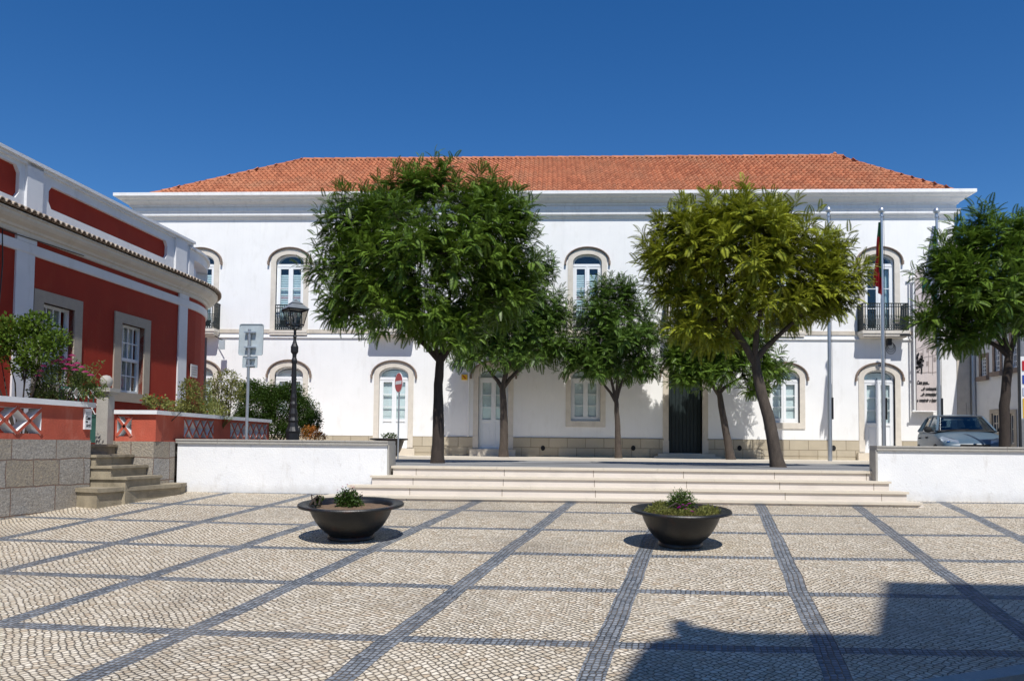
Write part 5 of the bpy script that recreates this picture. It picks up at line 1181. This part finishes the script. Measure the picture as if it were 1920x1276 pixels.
    for s in (-1, 1):
        b = LMB(); b.lathe([(0, .085), (.06, .075), (.10, .03), (.10, -.03), (.06, -.07), (0, -.08)], (s*.90, 1.12, .99), 14, sy=.5); b.bar((s*.76, 1.16, .95), (s*.86, 1.13, .97), .05, .04); b.build('wing_mirror', m_rubber, t, smooth=True)
        b = LMB(); q_ = [(.36, .055, .60), (.70, .16, .60), (.765, .42, .745), (.69, .40, .79), (.50, .20, .735), (.38, .10, .68)]
        b.add([(s*x*1.0, y-.012, z+.012) for x, y, z in q_]+[(s*x*.97, y+.06, z-.03) for x, y, z in q_], [(0, 1, 2, 3, 4, 5)]+[(i, (i+1) % 6, 6+(i+1) % 6, 6+i) for i in range(6)]); hl = b.build('headlight', m_lens, t)
        b = LMB(); b.lathe([(0, .02), (.05, .0), (.06, -.03)], (s*.60, .14, .67), 12); b.build('lamp', m_chrome, hl)
        for y_ in (.72, 3.05):
            b = LMB(); cx = s*.74; vs = []
            for a_, (r, dx) in enumerate(((.0, .06), (.18, .05), (.20, .075), (.285, .08), (.30, .05), (.30, -.10))):
                for i in range(24): an_ = 2*math.pi*i/24; vs.append((cx+s*dx, y_+r*math.cos(an_), .30+r*math.sin(an_)))
            b.add(vs, [(k_*24+i, k_*24+(i+1) % 24, (k_+1)*24+(i+1) % 24, (k_+1)*24+i) for k_ in range(5) for i in range(24)]); b.build('wheel', m_rubber, t)
    b = LMB(); b.box(-.34, .34, -.012, .03, .50, .585); b.box(-.5, .5, -.02, .05, .25, .36); b.build('grille', m_rubber, t)
    b = LMB(); b.lathe([(0, .016), (.05, .010), (.055, 0)], (0, .0, .60), 16, sy=.7); b.build('badge', m_chrome, t)
    b = LMB()
    for s in (-1, 1):
        b.box(s*.36-.24, s*.36+.24, 1.65, 2.15, .4, .68); b.box(s*.36-.23, s*.36+.23, 2.08, 2.2, .6, 1.08); b.box(s*.36-.12, s*.36+.12, 2.1, 2.18, 1.1, 1.26)
    b.box(-.6, .6, 2.85, 3.0, .5, 1.05); b.box(-.66, .66, 1.0, 1.3, .80, .955); b.build('seats', m_seat, t)
    b = LMB(); b.tube([(.30, 2.2, 1.43), (.34, 2.45, 1.80)], .005, 4); b.build('aerial', m_black, t)
    for y_ in (1.75, 2.75):
        b = LMB(); b.box(-.835, -.80, y_, y_+.16, .76, .80); b.box(.80, .835, y_, y_+.16, .76, .80); b.build('door_handle', m_rubber, t)
car()
# ------------------------------------------------------------------ house behind the camera, whose shadow falls on the plaza
tanE = math.tan(SUN_EL)/math.hypot(1, SHX); HY = -1.6
def sh(px, py):
    r = Fw + Rt*((px-PX)/FL) - Up*((py-PY)/FL); t_ = -EYE/(r.z-SL*r.y); G = Vector((0, 0, EYE))+r*t_
    dY = G.y-HY; return (G.x-SHX*dY, G.z+dY*tanE*math.hypot(1, SHX)*1.0)
top = [sh(*p) for p in ((1920, 1086), (1632, 1080), (1612, 1174), (1500, 1173), (1400, 1172), (1345, 1170), (1300, 1160), (1283, 1163), (1278, 1150), (1246, 1148), (1240, 1163), (1248, 1178), (1205, 1186), (1180, 1210), (1135, 1276))]
xe = top[-1][0]-.28
outl = [(xe, -.4), (18, -.4), (18, top[0][1]), (12, top[0][1])] + top + [(xe, top[-1][1]-1.2)]
bh = thing('corner_house', 'tall white house behind the camera that casts its roofline shadow on the plaza', 'house', (8, HY-3, 0))
b = MB(); b.slab(outl, [], HY-6, HY); b.build('wall', m_white, bh)
b = MB()
for x in (4.5, 7.5, 10.5):
    for z in (1.2, 4.6, 8.0): b.box(x, x+1.0, HY+.0, HY+.03, z, z+1.7)
b.build('window', mat('dark_pane', (.05, .06, .07), .1, .1, 3), bh)  # plain dark grey panes
